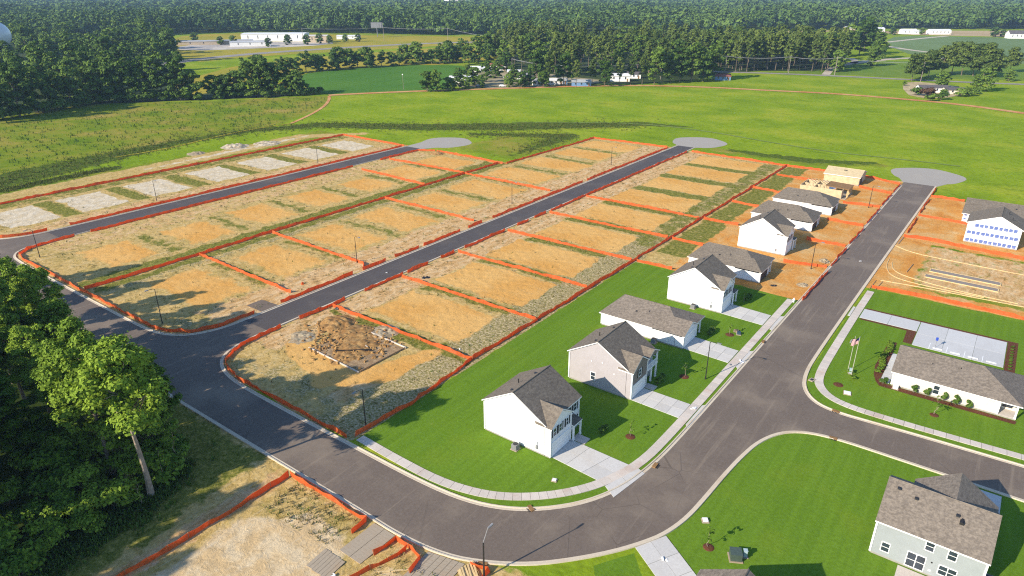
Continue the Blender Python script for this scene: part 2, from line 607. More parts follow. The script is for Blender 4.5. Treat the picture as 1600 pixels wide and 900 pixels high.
paint('scrub', sd_rect(-262, -205, 53, 204), 2)
paint('scrub', sd_rect(-196.5, -67, 52.5, 264), 1.0)
wipe('scrub', sd_poly([(-195, 204), (-153, 204), (-152, 266), (-195, 266)], False), 1.0)
paint('straw', sd_rect(-246, -205, 53, 203.5), 1.5)
paint('straw', sd_rect(-196.5, -114.5, 52.5, 203), 1.0)
paint('straw', sd_rect(-152, -114.5, 195, 265), 1.0)
paint('straw', sd_rect(-107.5, -75, 52, 263), 1.0)
paint('straw', sd_rect(-75.5, -67, 52, 262), 1.0, 1.0)
paint('straw', sd_rect(-67, -58, 141, 150), 1.0, 0.9)
paint('straw', sd_rect(-67, -58, 150, 262), 1.0, 1.0)
paint('straw', sd_line([(-252, 60), (-254, 125), (-257, 190), (-240, 212)], [6, 7, 6, 3]), 3, 0.75)
for i, y0 in enumerate((77, 97.5, 117.5, 137, 158, 178.5, 199, 219.5, 240)):
    far_ = 1.0 if i > 3 else 0.72
    paint('olive', sd_rect(-98, -74, y0 + .8, y0 + 5.6), 1.8, far_)
    paint('olive', sd_rect(-150, -125, y0 + .5, y0 + 6), 3.0, .62)
    if y0 < 190:
        paint('olive', sd_rect(-184, -162, y0 - .5, y0 + 5.5), 3.0, .60)
        paint('olive', sd_rect(-237.5, -215, y0 - 2.5, y0 + 3.3), 2.0, .8)
paint('olive', sd_rect(-156, -151, 54, 262), 1.5, .62)
paint('olive', sd_rect(-162, -156, 54, 203), 1.5, .66)
paint('olive', sd_rect(-246, -238, 53, 203), 1.5, .55)
paint('olive', sd_rect(-76, -67, 150, 262), 2.0, .54)
paint('olive', sd_rect(-106, -68, 78.5, 80.3), 1.0, .8)
paint('olive', sd_poly([(-67, 150), (-58, 150), (-58, 262), (-67, 262)]), 1.0, .62)
for ln in ([(-67, 262.4), (-86, 264), (-105, 264.6)], [(-116, 266.5), (-150.5, 265.4)], [(-153.8, 203), (-188, 204.8)], [(-206, 203.8), (-245, 204.6)], [(-28, 258.5), (-40, 263.2), (-67, 262.6)]):
    paint('clay', sd_line(ln, [1.4] * len(ln)), 1.0, .9)
paint('pebble', sd_rect(-76, -67, 52, 165), 2.5)
paint('pebble', sd_rect(-76, -67, 165, 262), 2.5, 0.6)
paint('pebble', sd_rect(-157, -149, 54, 180), 2.0, 0.55)
paint('pebble', sd_rect(-128, -112, 52, 63), 3, 0.5)
paint('pebble', sd_poly([(-106, 52), (-70, 52), (-70, 60), (-92, 62), (-104, 60)]), 3, 0.5)
paint('tan', sd_poly([(-82, 55), (-68, 56), (-68, 78), (-78, 78), (-80, 66)]), 3, 0.7)
paint('tan', sd_rect(-106.5, -98, 62, 262), 2.5, 0.9)
paint('tan', sd_rect(-126, -114.5, 62, 264), 2.5, 0.8)
paint('tan', sd_rect(-196, -183, 60, 200), 2.5, 0.5)
paint('tan', sd_rect(-215, -205, 60, 200), 2.5, 0.6)
paint('scrub', sd_rect(-67.5, -57, 141, 262), 0.6)
paint('scrub', sd_rect(-20.3, 40, 156.5, 248), 0.6)
paint('clay', sd_rect(-20.6, -17, 157, 248), 0.5)
paint('tan', sd_rect(-14, 40, 160, 198), 3, 0.9)
paint('sand', sd_line([(-253, 118), (-255, 150), (-257, 192)], [2.5, 4, 3]), 4, 0.62)
# south side of the road
paint('olive', sd_poly([(-140, 36), (-140, 44), (-95, 44), (-73, 43), (-71.5, 30), (-70, 10), (-76, 0), (-80, 27)]), 3, 0.72)
paint('scrub', sd_poly([(-140, 36), (-140, 44), (-36, 44), (-40, 0), (-76, 0), (-80, 27)]), 2)
paint('tan', sd_line([(-69.5, 8), (-69, 28), (-69, 40)], [1.2, 1.5, 1.5]), 2, .9)
paint('straw', sd_poly([(-140, 38), (-140, 44), (-60, 44), (-42, 44), (-30, 48), (-20, 56), (-19, 20), (-60, -10), (-72, 0), (-80, 27)]), 1.5, 0.85)
paint('sand', sd_poly([(-66.5, 8), (-66, 33), (-60, 39.5), (-52, 38), (-50, 33), (-46, 20), (-50, 5)]), 3)
paint('sand', sd_rect(-47, -38, 34, 40), 2, 0.6)
# yards under construction
paint('clay', sd_rect(-59, -28.5, 141, 262), 1.5)
paint('clay', sd_rect(-60, -41, 180, 200), 1.5)
paint('clay', sd_rect(-18.3, 40, 157.5, 247), 1.0)
paint('straw', sd_rect(-13, 40, 163, 197), 3, 0.62)
wipe('straw', sd_rect(-58, -28, 143, 262), 1.0)
wipe('clay', sd_rect(-13, 40, 163, 196), 4)
paint('clay', sd_rect(-15, 40, 160, 197), 3, 0.42)
paint('clay', sd_rect(-20.6, -11, 157, 198), 2, 0.95)
paint('sand', sd_rect(-12, 40, 164, 196), 4, 0.40)
# pads: along street A, both sides, and the pale pads
for i, y0 in enumerate((84, 104, 124, 143.5, 164.5, 185.8, 206, 226.5, 246)):
    paint('orange', sd_rect(-98.5 + 0.6 * math.sin(i * 2.3), -74.5 + 0.5 * math.sin(i * 3.1), y0 - .6, y0 + 13.6), 1.6 if i else 3.0, 1.0 if i else .84)
for i, y0 in enumerate((63.5, 84, 104, 124, 145, 164, 186, 207, 228, 247)):
    paint('orange', sd_rect(-149 + 0.8 * math.sin(i * 1.7), -126 + 0.6 * math.sin(i * 2.9), y0, y0 + 13.6), 4.5 if i < 6 else 1.6, 0.84 if i < 5 else 1.0)
for i, y0 in enumerate((63, 83.5, 103.5, 124, 144.5, 164.5, 184.5)):
    paint('orange', sd_rect(-182 + 0.8 * math.sin(i * 1.9), -163.5 + 0.5 * math.sin(i), y0, y0 + 14), 4.5 if i < 5 else 1.6, 0.80 if i < 5 else 1.0)
for i, y0 in enumerate((61.5, 80.5, 101.5, 123.5, 143, 164, 183)):
    paint('sand', sd_rect(-236, -216.5, y0, y0 + 12.8), 1.0)
paint('orange', sd_line([(-98, 66), (-84, 62), (-78, 68), (-76, 78)], [2.5, 3.5, 3, 2.0]), 2.0, 0.95)
for k, x0, x1, y0, y1 in (('clay', -57, -47, 163, 166), ('clay', -60, -52, 180, 187)):
    paint(k, sd_rect(x0, x1, y0, y1), 1)
# lawns
paint('lawn', sd_poly([(-67.2, 53), (-67.2, 140.6), (-57, 141), (-38, 141.2), (-29.3, 141), (-29.3, 78), (-30.5, 67), (-34, 59), (-40, 54), (-50, 51.3)], False), 0.4)
paint('lawn', sd_poly([(-18.8, 157.2), (44, 158), (44, 104), (0, 102.3), (-13, 101.4), (-18, 105), (-19.5, 112)], False), 0.4)
paint('lawn', sd_poly([(-22.9, 61.5), (-21.5, 69), (-21, 80), (-19.6, 88), (-16.5, 92.5), (-11, 94.3), (44, 94.6), (44, 0), (-14, 30), (-16, 50)], False), 0.4)
paint('lawn', sd_poly([(-27.4, 52.5), (-24.5, 57), (-20, 52), (-23, 47)], False), 0.4)
# rough ground
paint('weed', sd_line([(-272, 60), (-280, 95), (-290, 150), (-288, 185), (-274, 214), (-231, 238), (-194, 268), (-150, 309), (-128, 314)], [10, 11, 5, 5, 7, 9, 10, 6, 2]), 5, 0.86)
paint('weed', sd_line([(-262, 70), (-265, 112)], [2.5, 3]), 2)
paint('weed', sd_line([(-200, 240), (-162, 262), (-160, 215)], [4, 7, 2]), 5, 0.72)
paint('weed', sd_line([(-92, 276), (-62, 276), (-42, 286)], [3, 5, 3]), 4, 0.85)
paint('scrub', sd_line([(-98, 274), (-60, 273), (-40, 284)], [4, 6, 4]), 4, 0.8)
paint('scrub', sd_line([(-231, 236), (-194, 262), (-150, 300)], [6, 8, 5]), 6, 0.8)
paint('scrub', sd_rect(-192, -150, 206, 262), 8, 0.6)
paint('scrub', sd_poly([(-430, 60), (-430, 127), (-442, 180), (-392, 218), (-350, 282), (-318, 256), (-292, 205), (-293, 150), (-282, 95), (-274, 55), (-330, 20)]), 6)
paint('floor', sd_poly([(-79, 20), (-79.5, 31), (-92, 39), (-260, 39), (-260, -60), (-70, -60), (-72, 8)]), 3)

a4 = np.stack([COVER[k] for k in ('lawn', 'straw', 'orange', 'sand')], -1).reshape(-1, 4)
c4 = np.stack([COVER['pebble'], COVER['tan'], COVER['olive'], COVER['tan'] * 0], -1).reshape(-1, 4)
b4 = np.stack([COVER[k] for k in ('clay', 'weed', 'scrub', 'floor')], -1).reshape(-1, 4)
gz = 0.10 * np.maximum(COVER['straw'], COVER['weed']) * (np.sin(GX * 1.7 + np.sin(GY * 0.8) * 2) * np.sin(GY * 1.3 + np.sin(GX * .6) * 2))
gz = np.where(COVER['lawn'] > 0.05, 0, np.minimum(gz, 0.0))
gv = np.stack([GX, GY, gz], -1).reshape(-1, 3)
ii = np.arange(nx * ny).reshape(ny, nx)
gq = np.stack([ii[:-1, :-1], ii[:-1, 1:], ii[1:, 1:], ii[1:, :-1]], -1).reshape(-1, 4)
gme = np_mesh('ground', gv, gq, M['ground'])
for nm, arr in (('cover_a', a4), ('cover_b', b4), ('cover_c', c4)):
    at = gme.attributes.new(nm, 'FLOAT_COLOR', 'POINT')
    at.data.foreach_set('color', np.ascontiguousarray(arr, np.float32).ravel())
gob = bpy.data.objects.new('ground', gme)
COL.objects.link(gob)
tag(gob, kind='structure')
del GX, GY, WX, WY, COVER, a4, b4, gv, gq, gz

# ------------------------------------------------------------------ streets
K1 = [(-300, 42.5), (-200, 42.5), (-120, 42.6), (-70, 42.7), (-55, 42.8), (-48, 42.7), (-41.7, 43.6), (-37.4, 45.5), (-33, 48.4), (-29.3, 52.2), (-26.3, 55.9), (-24.2, 59.2),
      (-22.8, 62), (-21.8, 66), (-21.4, 71), (-21.1, 76.5), (-20.6, 82), (-19.8, 86.9), (-18.0, 91), (-15.2, 93.3), (-11.0, 94.3), (-4, 94.4), (20, 94.5), (60, 94.8)]
K5 = [(60, 104.4), (20, 103.4), (0, 102.5), (-7, 102), (-12.8, 101.6), (-16.2, 102.6), (-18.6, 105.8), (-19.6, 110.5), (-19.9, 117), (-19.7, 150), (-19.2, 200), (-18.4, 262)]
K2 = [(-28.1, 257), (-28.5, 200), (-29.1, 140), (-29.5, 95), (-29.7, 79), (-30.1, 72.5), (-31.1, 66.5), (-33.4, 61.2), (-37, 56.9), (-41, 54.0), (-46, 52.2), (-53, 51.5),
      (-66, 51.4), (-88, 51.3), (-96, 51.6), (-100.8, 52.6), (-104.0, 54.3), (-106.2, 57.2), (-107.1, 61.5), (-107.1, 68), (-107.1, 150), (-107.1, 272)]
K3 = [(-114.9, 272), (-114.9, 150), (-114.9, 68), (-115.2, 61), (-117.5, 56), (-122, 53.2), (-128, 52.5), (-150, 52.5), (-187, 52.5), (-192.5, 53.6), (-195.6, 56.6), (-196.5, 61), (-196.5, 68), (-196.6, 120), (-196.6, 203)]
K4 = [(-205.2, 203), (-205.2, 120), (-205.2, 68), (-206, 61), (-208.6, 56), (-213, 53.2), (-220, 52.5), (-300, 52.5)]
CURB = [chaikin(k, 2) for k in (K1, K5, K2, K3, K4)]


def cut(line, cond):
    return [p for p in line if cond(p)]


c1, c5, c2, c3, c4 = CURB
main = c1 + c5 + [(-18.5, 262), (-28.1, 262)] + cut(c2, lambda p: p[1] <= 72 or p[0] > -60) + cut(c3, lambda p: p[1] <= 72) + cut(c4, lambda p: p[1] <= 72)
mb = MB().sheet(main, 0.03)
tag(mb.build('road', M['road_worn']), kind='structure')
for x0, x1, y1 in ((-114.9, -107.1, 272), (-205.2, -196.6, 203)):
    m_ = MB()
    m_.sheet([(x0, 66), (x1, 66), (x1, y1), (x0, y1)], 0.036)
    tag(m_.build('road', M['road_new']), kind='structure')
for i, k in enumerate(CURB):
    # gutter pan towards the road, raised kerb behind it (the road lies to the left of every line)
    mb = MB().strip(resample(k, 3.0), [(0.42, 0.034), (0.40, 0.055), (0.02, 0.045), (0.0, 0.16), (-0.17, 0.165), (-0.2, -0.05)])
    tag(mb.build('kerb', M['curb']), kind='structure')


def bulb(cx, cy, r, neck):
    pts = [(cx + r * (1 + 0.03 * math.sin(5 * a)) * math.cos(a), cy + r * (1 + 0.03 * math.sin(5 * a)) * math.sin(a)) for a in [2 * math.pi * i / 60 for i in range(60)]]
    m_ = MB().sheet(pts, 0.026)
    m_.sheet(neck, 0.022)
    tag(m_.build('turning_circle', M['gravel']), kind='structure')


bulb(-197, 219, 10.8, [(-205.4, 202.8), (-196.4, 202.8), (-190, 214), (-206, 214)])
bulb(-110, 283.5, 11.3, [(-115.2, 271.8), (-106.8, 271.8), (-103, 278), (-118, 278)])
bulb(-23, 277, 11.6, [(-28.3, 261.8), (-18.2, 261.8), (-14, 272), (-32, 272)])


def slabs(name, mat, quads, z, gap=0.03):
    """cast concrete: each quad is one bay, separated by joints"""
    m_ = MB()
    for q in quads:
        c = Vector((sum(p[0] for p in q) / 4, sum(p[1] for p in q) / 4))
        t = []
        for p in q:
            d = Vector((p[0], p[1])) - c
            t.append((p[0] - d.x / d.length * gap, p[1] - d.y / d.length * gap, z))
        if (Vector(t[1]) - Vector(t[0])).cross(Vector(t[2]) - Vector(t[1])).z < 0: t = t[::-1]
        m_.prism(t, (0, 0, -0.1))
    o = m_.build(name, mat)
    return tag(o, kind='structure')


def walkway(line, half, bay=1.5, z=0.075):
    pts = resample(line, bay)
    rows = []
    for i, p in enumerate(pts):
        a, b = pts[max(i - 1, 0)], pts[min(i + 1, len(pts) - 1)]
        d = Vector((b[0] - a[0], b[1] - a[1])); d.normalize()
        rows.append(((p[0] - d.y * half, p[1] + d.x * half), (p[0] + d.y * half, p[1] - d.x * half)))
    return slabs('sidewalk', M['walk'], [(r0[0], r0[1], r1[1], r1[0]) for r0, r1 in zip(rows[:-1], rows[1:])], z)


walkway(chaikin([(-67, 53.2), (-59.8, 52.9), (-51.4, 52.9), (-45.8, 54.1), (-42, 55.9), (-38.4, 58.8), (-35.6, 62.1), (-33.4, 65.9), (-31.4, 72), (-31, 80), (-30.9, 100), (-30.7, 140.5)], 2), 0.72)
walkway(chaikin([(-18.0, 155.2), (-18.1, 140), (-18.0, 119), (-17.8, 112), (-17.0, 108.2), (-14.6, 105.4), (-11, 104.4), (-6, 104.4), (0, 104.6), (20, 105.9), (60, 107.8)], 2), 0.72)


def grid_quads(a, b, c, d, nu, nv):
    def L(p, q, t): return (p[0] + (q[0] - p[0]) * t, p[1] + (q[1] - p[1]) * t)
    out = []
    for i in range(nu):
        for j in range(nv):
            f = lambda u, v: L(L(a, b, u / nu), L(d, c, u / nu), v / nv)
            out.append((f(i, j), f(i + 1, j), f(i + 1, j + 1), f(i, j + 1)))
    return out


slabs('driveway', M['drive'], grid_quads((-42.2, 66.1), (-34.2, 65.6), (-32.0, 71.0), (-42.2, 71.2), 3, 2), 0.07)
slabs('driveway', M['drive'], grid_quads((-33.0, 65.2), (-31.0, 63.9), (-29.9, 70.6), (-31.1, 71.1), 1, 2), 0.082)
slabs('driveway', M['drive'], grid_quads((-40.1, 85.8), (-31.7, 85.6), (-31.7, 90.2), (-40.1, 90.2), 4, 2), 0.07)
slabs('driveway', M['drive'], grid_quads((-30.1, 84.6), (-29.45, 83.8), (-29.45, 91.8), (-30.1, 91.0), 1, 1), 0.082)
slabs('driveway', M['drive'], grid_quads((-40.2, 106.8), (-31.7, 106.5), (-31.7, 111.9), (-40.2, 112.3), 4, 2), 0.07)
slabs('driveway', M['drive'], grid_quads((-30.1, 106.0), (-29.4, 105.2), (-29.4, 113.6), (-30.1, 112.8), 1, 1), 0.082)
slabs('driveway', M['drive'], grid_quads((-40.2, 125.2), (-31.6, 124.8), (-31.6, 130.2), (-40.2, 130.8), 4, 2), 0.07)
slabs('driveway', M['drive'], grid_quads((-30.0, 124.0), (-29.3, 123.4), (-29.3, 131.4), (-30.0, 130.8), 1, 1), 0.082)
slabs('driveway', M['drive'], grid_quads((-24.8, 57.8), (-22.7, 61.7), (-13.2, 55.3), (-15.4, 51.6), 2, 4), 0.07)
slabs('driveway', M['drive'], grid_quads((-19.3, 139.4), (-19.3, 144.6), (-18.85, 144.6), (-18.85, 139.4), 1, 1), 0.07)
slabs('driveway', M['lot'], grid_quads((-17.2, 139.8), (-7.0, 139.8), (-7.0, 144.7), (-17.2, 144.7), 2, 1), 0.066)
slabs('car_park', M['lot'], grid_quads((-6.9, 133.2), (7.2, 133.2), (7.2, 144.7), (-6.9, 144.7), 3, 2), 0.066)
slabs('driveway', M['drive'], grid_quads((4.0, 83.9), (9.2, 83.9), (9.2, 93.8), (4.0, 93.8), 2, 3), 0.07)
slabs('patio', M['walk'], grid_quads((0.4, 68.5), (4.3, 68.5), (4.3, 73.2), (0.4, 73.2), 1, 1), 0.07)
slabs('path', M['lot'], grid_quads((-9.1, 115.6), (-7.7, 115.6), (-7.7, 127.5), (-9.1, 127.5), 1, 4), 0.075)
slabs('path', M['walk'], grid_quads((-42.0, 71.3), (-39.8, 71.3), (-39.8, 73.0), (-42.0, 73.0), 1, 1), 0.085)
slabs('path', M['walk'], grid_quads((-40.0, 90.4), (-38.2, 90.4), (-38.2, 92.0), (-40.0, 92.0), 1, 1), 0.085)
slabs('driveway', M['slab'], grid_quads((-52.4, 36.9), (-48.8, 36.9), (-48.8, 42.4), (-52.4, 42.4), 2, 12), 0.06)
slabs('driveway', M['slab'], grid_quads((-43.6, 36.6), (-38.9, 38.2), (-39.2, 44.0), (-43.9, 42.9), 6, 12), 0.06)
slabs('driveway', M['gravel_dark'], grid_quads((-120.5, 70.4), (-115.2, 70.4), (-115.2, 74.4), (-120.5, 74.0), 1, 1), 0.05)

MUL = N('bark_mulch', 0.95, 0.1)
M['mulch'] = MUL.col(MUL.vary((0.105, 0.042, 0.022), MUL.noise(5, 5, 0.7), 0.55, 1.5))
for pts in ([(-16.9, 145.4), (8.9, 145.5), (8.9, 131.5), (7.3, 131.5), (7.3, 144.7), (-16.9, 144.75)], [(-16.9, 139.0), (-8.6, 139.0), (-8.4, 133.4), (-7.0, 133.4), (-7.0, 139.7), (-16.9, 139.7)],
            [(-10.4, 117.6), (-10.8, 121), (-10.4, 132.2), (-9.2, 132.4), (-9.1, 127), (-9.15, 115.4), (-7.6, 115.3), (9.9, 115.2), (9.7, 114.1), (-1, 114.0), (-8.9, 114.0), (-9.7, 115.4)]):
    tag(MB().sheet(pts, 0.03).build('mulch_bed', M['mulch']), kind='structure')

# ------------------------------------------------------------------ orange silt fences
def fabric_mat():
    n = N('orange_silt_fabric', 0.75, 0.2)
    c = n.mix(n.noise(1.5, 4), (0.68, 0.15, 0.03), (0.76, 0.23, 0.075))
    c = n.mix(n.math('MULTIPLY', n.step(n.noise(0.35, 5, 0.7), 0.52, 0.72), 0.5), c, (0.60, 0.26, 0.12))
    c = n.vary(c, n.noise(1.1, 4, 0.7), 0.72, 1.15)
    n.bump(n.noise(2.2, 3), 0.6, 0.12)
    n.col(c)
    tr = n.n('ShaderNodeBsdfTranslucent')
    n.put(tr.inputs[0], (0.95, 0.27, 0.05))
    mx = n.n('ShaderNodeMixShader')
    mx.inputs[0].default_value = 0.5
    n.t.links.new(n.b.outputs[0], mx.inputs[1]); n.t.links.new(tr.outputs[0], mx.inputs[2])
    n.t.links.new(mx.outputs[0], n.t.nodes['Material Output'].inputs[0])
    return n.m


M['fabric'] = fabric_mat()
M['stake'] = plain('weathered_stake_wood', (0.30, 0.20, 0.11))
FR = random.Random(5)


def fence(label, pts, h=0.82, stakes=False, group='orange silt fences around the lots', step=2.6, th=0.045):
    line = resample([tuple(p) for p in pts], step)
    n_ = len(line)
    jit = [(FR.uniform(-.16, .16), FR.uniform(-.16, .16), FR.uniform(-.18, .10), FR.uniform(-.2, .2), FR.uniform(-.2, .2)) for _ in line]
    top, bot = [], []
    for i, p in enumerate(line):
        j = jit[i]
        b = (p[0] + (j[0] if 0 < i < n_ - 1 else 0), p[1] + (j[1] if 0 < i < n_ - 1 else 0))
        bot.append(b)
        top.append((b[0] + j[3], b[1] + j[4], h + j[2]))
    mb = MB()
    rows = []
    for i in range(n_):
        a, b = bot[max(i - 1, 0)], bot[min(i + 1, n_ - 1)]
        d = Vector((b[0] - a[0], b[1] - a[1]))
        if d.length < 1e-6: d = Vector((1, 0))
        d.normalize()
        nx_, ny_ = -d.y * th / 2, d.x * th / 2
        B, T = bot[i], top[i]
        rows.append([(B[0] + nx_ * 3, B[1] + ny_ * 3, -0.12), (T[0] + nx_, T[1] + ny_, T[2]), (T[0] - nx_, T[1] - ny_, T[2]), (B[0] - nx_ * 3, B[1] - ny_ * 3, -0.12)])
        if i < n_ - 1:                                   # the cloth sags between two stakes
            m = [(bot[i][k] + bot[i + 1][k]) / 2 for k in (0, 1)]
            t = [(top[i][k] + top[i + 1][k]) / 2 for k in (0, 1, 2)]
            s_ = FR.uniform(.05, .24)
            o_ = FR.uniform(-.12, .12)
            rows.append([(m[0] + nx_ * 3, m[1] + ny_ * 3, -0.12), (t[0] + nx_ - d.y * o_, t[1] + ny_ + d.x * o_, t[2] - s_), (t[0] - nx_ - d.y * o_, t[1] - ny_ + d.x * o_, t[2] - s_), (m[0] - nx_ * 3, m[1] - ny_ * 3, -0.12)])
    vs = [v for r in rows for v in r]
    fs = []
    for i in range(len(rows) - 1):
        for j in range(4):
            fs.append((i * 4 + j, (i + 1) * 4 + j, (i + 1) * 4 + (j + 1) % 4, i * 4 + (j + 1) % 4))
    fs += [(0, 1, 2, 3), tuple(4 * len(rows) - 1 - k for k in range(4))]
    mb.add(vs, fs)
    root = thing('silt_fence', label, 'silt fence', (line[0][0], line[0][1], 0), group)
    mb.build('fabric', M['fabric'], root)
    if stakes:
        for i in range(0, n_, 1):
            if i >= 100: break
            B, T = bot[i], top[i]
            st = MB().tube([(B[0], B[1], -.1), (T[0] + .05, T[1] + .05, T[2] + .13)], 0.035, 4)
            st.build('stake', M['stake'], root)
    return root


# around the pale pads and street C
fence('long orange fence behind the row of pale sand pads', [(-245, 40), (-245, 120), (-244.7, 203)])
fence('orange fence across the far end of the pale sand pads, by a turning circle', [(-244.7, 203.3), (-226, 203), (-206, 202.6)])
fence('orange fence between the pale sand pads and the leftmost straight street', [(-206.4, 72.5), (-206.3, 130), (-206, 201)])
fence('short orange fence at the left picture edge beside the mouth of the leftmost street', [(-222, 51), (-214, 53.5), (-209.3, 57), (-206.8, 62), (-206.3, 66.5)])
fence('long orange fence on the near side of the leftmost street, opposite the pale pads', [(-195.6, 73), (-195.6, 120), (-195.6, 165.5)])
fence('orange fence piece on the near side of the leftmost street, next to its turning circle', [(-195.4, 179), (-195.4, 199.5), (-189, 203.2)])
fence('long orange fence curving round the lot corners between the leftmost and middle streets', [(-195.6, 69), (-195.2, 61), (-194.2, 57.5), (-191.5, 54.5), (-187, 53.6), (-128, 53.5), (-122, 54.3), (-118.2, 57), (-116.2, 61), (-115.9, 69)], stakes=True)
fence('long orange fence along the back of the lots left of the middle street', [(-156, 54.2), (-156, 110), (-155.5, 201.6)])
fence('orange divider fence by the opening in the leftmost street, nearer of two', [(-189.5, 164.2), (-156.4, 162.2)])
fence('orange divider fence by the opening in the leftmost street, farther of two', [(-193.8, 182), (-156.2, 182.3)])
fence('orange fence closing the far lots beside the first turning circle', [(-188.6, 203.6), (-170, 203), (-153.8, 201.8)])
fence('orange fence along the weedy back edge of the far lots left of the middle street', [(-152.8, 203), (-151.5, 235), (-150.7, 264)])
fence('orange fence across the far end of the lots left of the middle street', [(-150.7, 264.2), (-133, 265), (-116.4, 265.4)])
for yy, lab in ((80.4, 'nearest'), (101.3, 'second nearest'), (142.6, 'third nearest'), (181.5, 'farthest')):
    fence('orange divider between lots left of the middle street, %s of the four' % lab, [(-155.4, yy + .4), (-118.5, yy - .6)], stakes=yy < 110)
for i, (a, b, lab) in enumerate(((75.5, 95, 'first piece beyond the gravel entrance'), (98.2, 105.3, 'piece by the lamp post'), (108.6, 116.8, 'fourth piece from the near end'), (118.6, 133, 'fifth piece from the near end'), (136.5, 142.5, 'sixth piece, at the third divider'), (147.5, 197, 'seventh piece'), (200, 264.5, 'last piece at the turning circle'))):
    fence('orange fence on the left kerb of the middle street, ' + lab, [(-115.9, a), (-115.9, b)], stakes=b < 120)
fence('short orange return fence from the second divider to the left kerb of the middle street', [(-118.5, 100.7), (-116.4, 98.6)])
# right of the middle street
fence('orange fence rounding the excavated corner lot from the middle street to the sidewalk end', [(-106.3, 68.5), (-106.2, 61.5), (-105.2, 57.3), (-103, 54.5), (-100, 53), (-95.5, 52.3), (-88, 52.1), (-68.6, 52.1)], stakes=True)
for a, b, lab in ((72.8, 84.5, 'by the excavated corner lot'), (89.8, 101.5, 'second from the near end'), (103, 109.8, 'third from the near end'), (114.6, 119.6, 'fourth from the near end'), (123.6, 140.2, 'fifth from the near end'), (146, 151.5, 'sixth from the near end'), (154.5, 160.4, 'seventh from the near end'), (163, 262, 'the long last one')):
    fence('orange fence on the right kerb of the middle street, ' + lab, [(-106.3, a), (-106.3, b)], stakes=b < 125)
fence('long dark-backed orange fence along the rear of the green lawns behind the white houses', [(-67.9, 53), (-67.7, 59), (-67.2, 64), (-68.4, 79), (-68.1, 110), (-67.8, 141), (-67.4, 200), (-67, 261.4)], h=0.85, stakes=True)
for yy, lab in ((80.6, 'first one, beside the excavation'), (100.4, 'second from the near end'), (120.3, 'third from the near end'), (140.8, 'fourth from the near end'), (161.2, 'fifth from the near end'), (182.4, 'last before the far pads')):
    fence('orange divider between pads right of the middle street, ' + lab, [(-105.6, yy), (-68.4, yy)], stakes=yy < 105)
fence('orange fence across the far end of the lots between the second and third turning circles', [(-105, 263.6), (-86, 263), (-67, 261.6), (-53, 261.8), (-40, 262), (-28.6, 257.5)])
# yards of the houses being built
for pts, lab in (([(-67, 141.1), (-58, 141.2)], 'behind the white two-storey house at the lawn end'), ([(-67, 161.4), (-58.5, 160.8)], 'behind the grey-roofed single-storey house'),
                 ([(-67, 182.3), (-57, 182.6)], 'behind the second white two-storey house'), ([(-66.8, 204.2), (-58, 203)], 'behind the pale single-storey house before the timber frames'),
                 ([(-67, 224), (-60, 223.5), (-46.5, 219)], 'running to the white tarpaulin'), ([(-65.8, 246), (-52.5, 245)], 'behind the tan sheathed house')):
    fence('short orange fence in a rear yard, ' + lab, pts)
for pts, lab in (([(-38.8, 245.4), (-28.8, 243)], 'by the tan sheathed house'), ([(-38.8, 223), (-28.8, 224.6)], 'by the roofless timber frame'), ([(-38.4, 202.7), (-28.8, 202.2)], 'by the farthest finished grey roof'),
                 ([(-38.6, 181.8), (-29, 181.8)], 'by the second white two-storey house'), ([(-38.5, 161.6), (-29.2, 164.2)], 'by the house with dark garage')):
    fence('orange fence across raw clay front yards, ' + lab, pts, h=0.85)
for a, b, lab in ((141.5, 161, 'nearest, by the hydrant'), (165.5, 180, 'second'), (184.5, 200, 'third'), (205, 222, 'fourth'), (226.5, 241, 'fifth'), (245, 256, 'farthest, by the turning circle')):
    fence('dark kerb fence left of the right-hand street, ' + lab, [(-27.6 - (a - 140) * .0 - 1.0, a), (-28.6, (a + b) / 2), (-28.4, b)], h=0.85)
fence('orange fence between the club house lawn and the lot with two grey strips', [(-18.2, 157.6), (-11, 158.2), (0, 158.6), (12, 158), (40, 157.6)], h=0.85)
fence('orange fence between the lot with two grey strips and the house in white wrap', [(-18.4, 199.2), (-12.9, 200.2), (-2.8, 198.8), (12, 197.4), (40, 196)], h=0.95)
fence('orange fence left of the house in white wrap', [(-18.2, 222.6), (-10.9, 221.9), (-5, 221.2)])
fence('orange fence nearest the third turning circle, beyond the white wrapped house', [(-18, 246.8), (-9, 246.9)])
for a, b, lab in ((203, 219, 'nearer'), (225, 243, 'middle'), (248, 259, 'farther')):
    fence('dark sagging fence on the right kerb of the right-hand street, %s piece' % lab, [(-18.2, a), (-18.1, b)], h=.8)
# the near side of the through road
fence('bright orange fence from the bottom picture edge up to the road along the dry grass', [(-69.2, 8), (-68.7, 20.1), (-68.3, 30), (-68.1, 41.6)], stakes=True)
fence('bright orange fence along the near kerb from the dry grass to the first plank-like driveway', [(-68.0, 41.9), (-57.5, 42), (-53.3, 42), (-53.3, 39.6)], stakes=True)
fence('bright orange fence along the near kerb between the two rough concrete driveways', [(-48.6, 38.8), (-48.4, 42), (-45.5, 42.1), (-43.9, 41.6), (-43.3, 39.3)], stakes=True)
fence('bright orange fence running from between the two rough driveways to the bottom picture edge', [(-46.2, 41.5), (-47.3, 37), (-48.3, 34), (-50, 28)], stakes=True)
fence('low orange fence along the kerb behind the stacked planks', [(-38.6, 44.4), (-36.4, 45.0), (-36.2, 42.4)], h=.7)
fence('tiny orange fence end between the rough driveway and the stacked planks', [(-39.2, 41.2), (-38.9, 40.2)], h=.7)

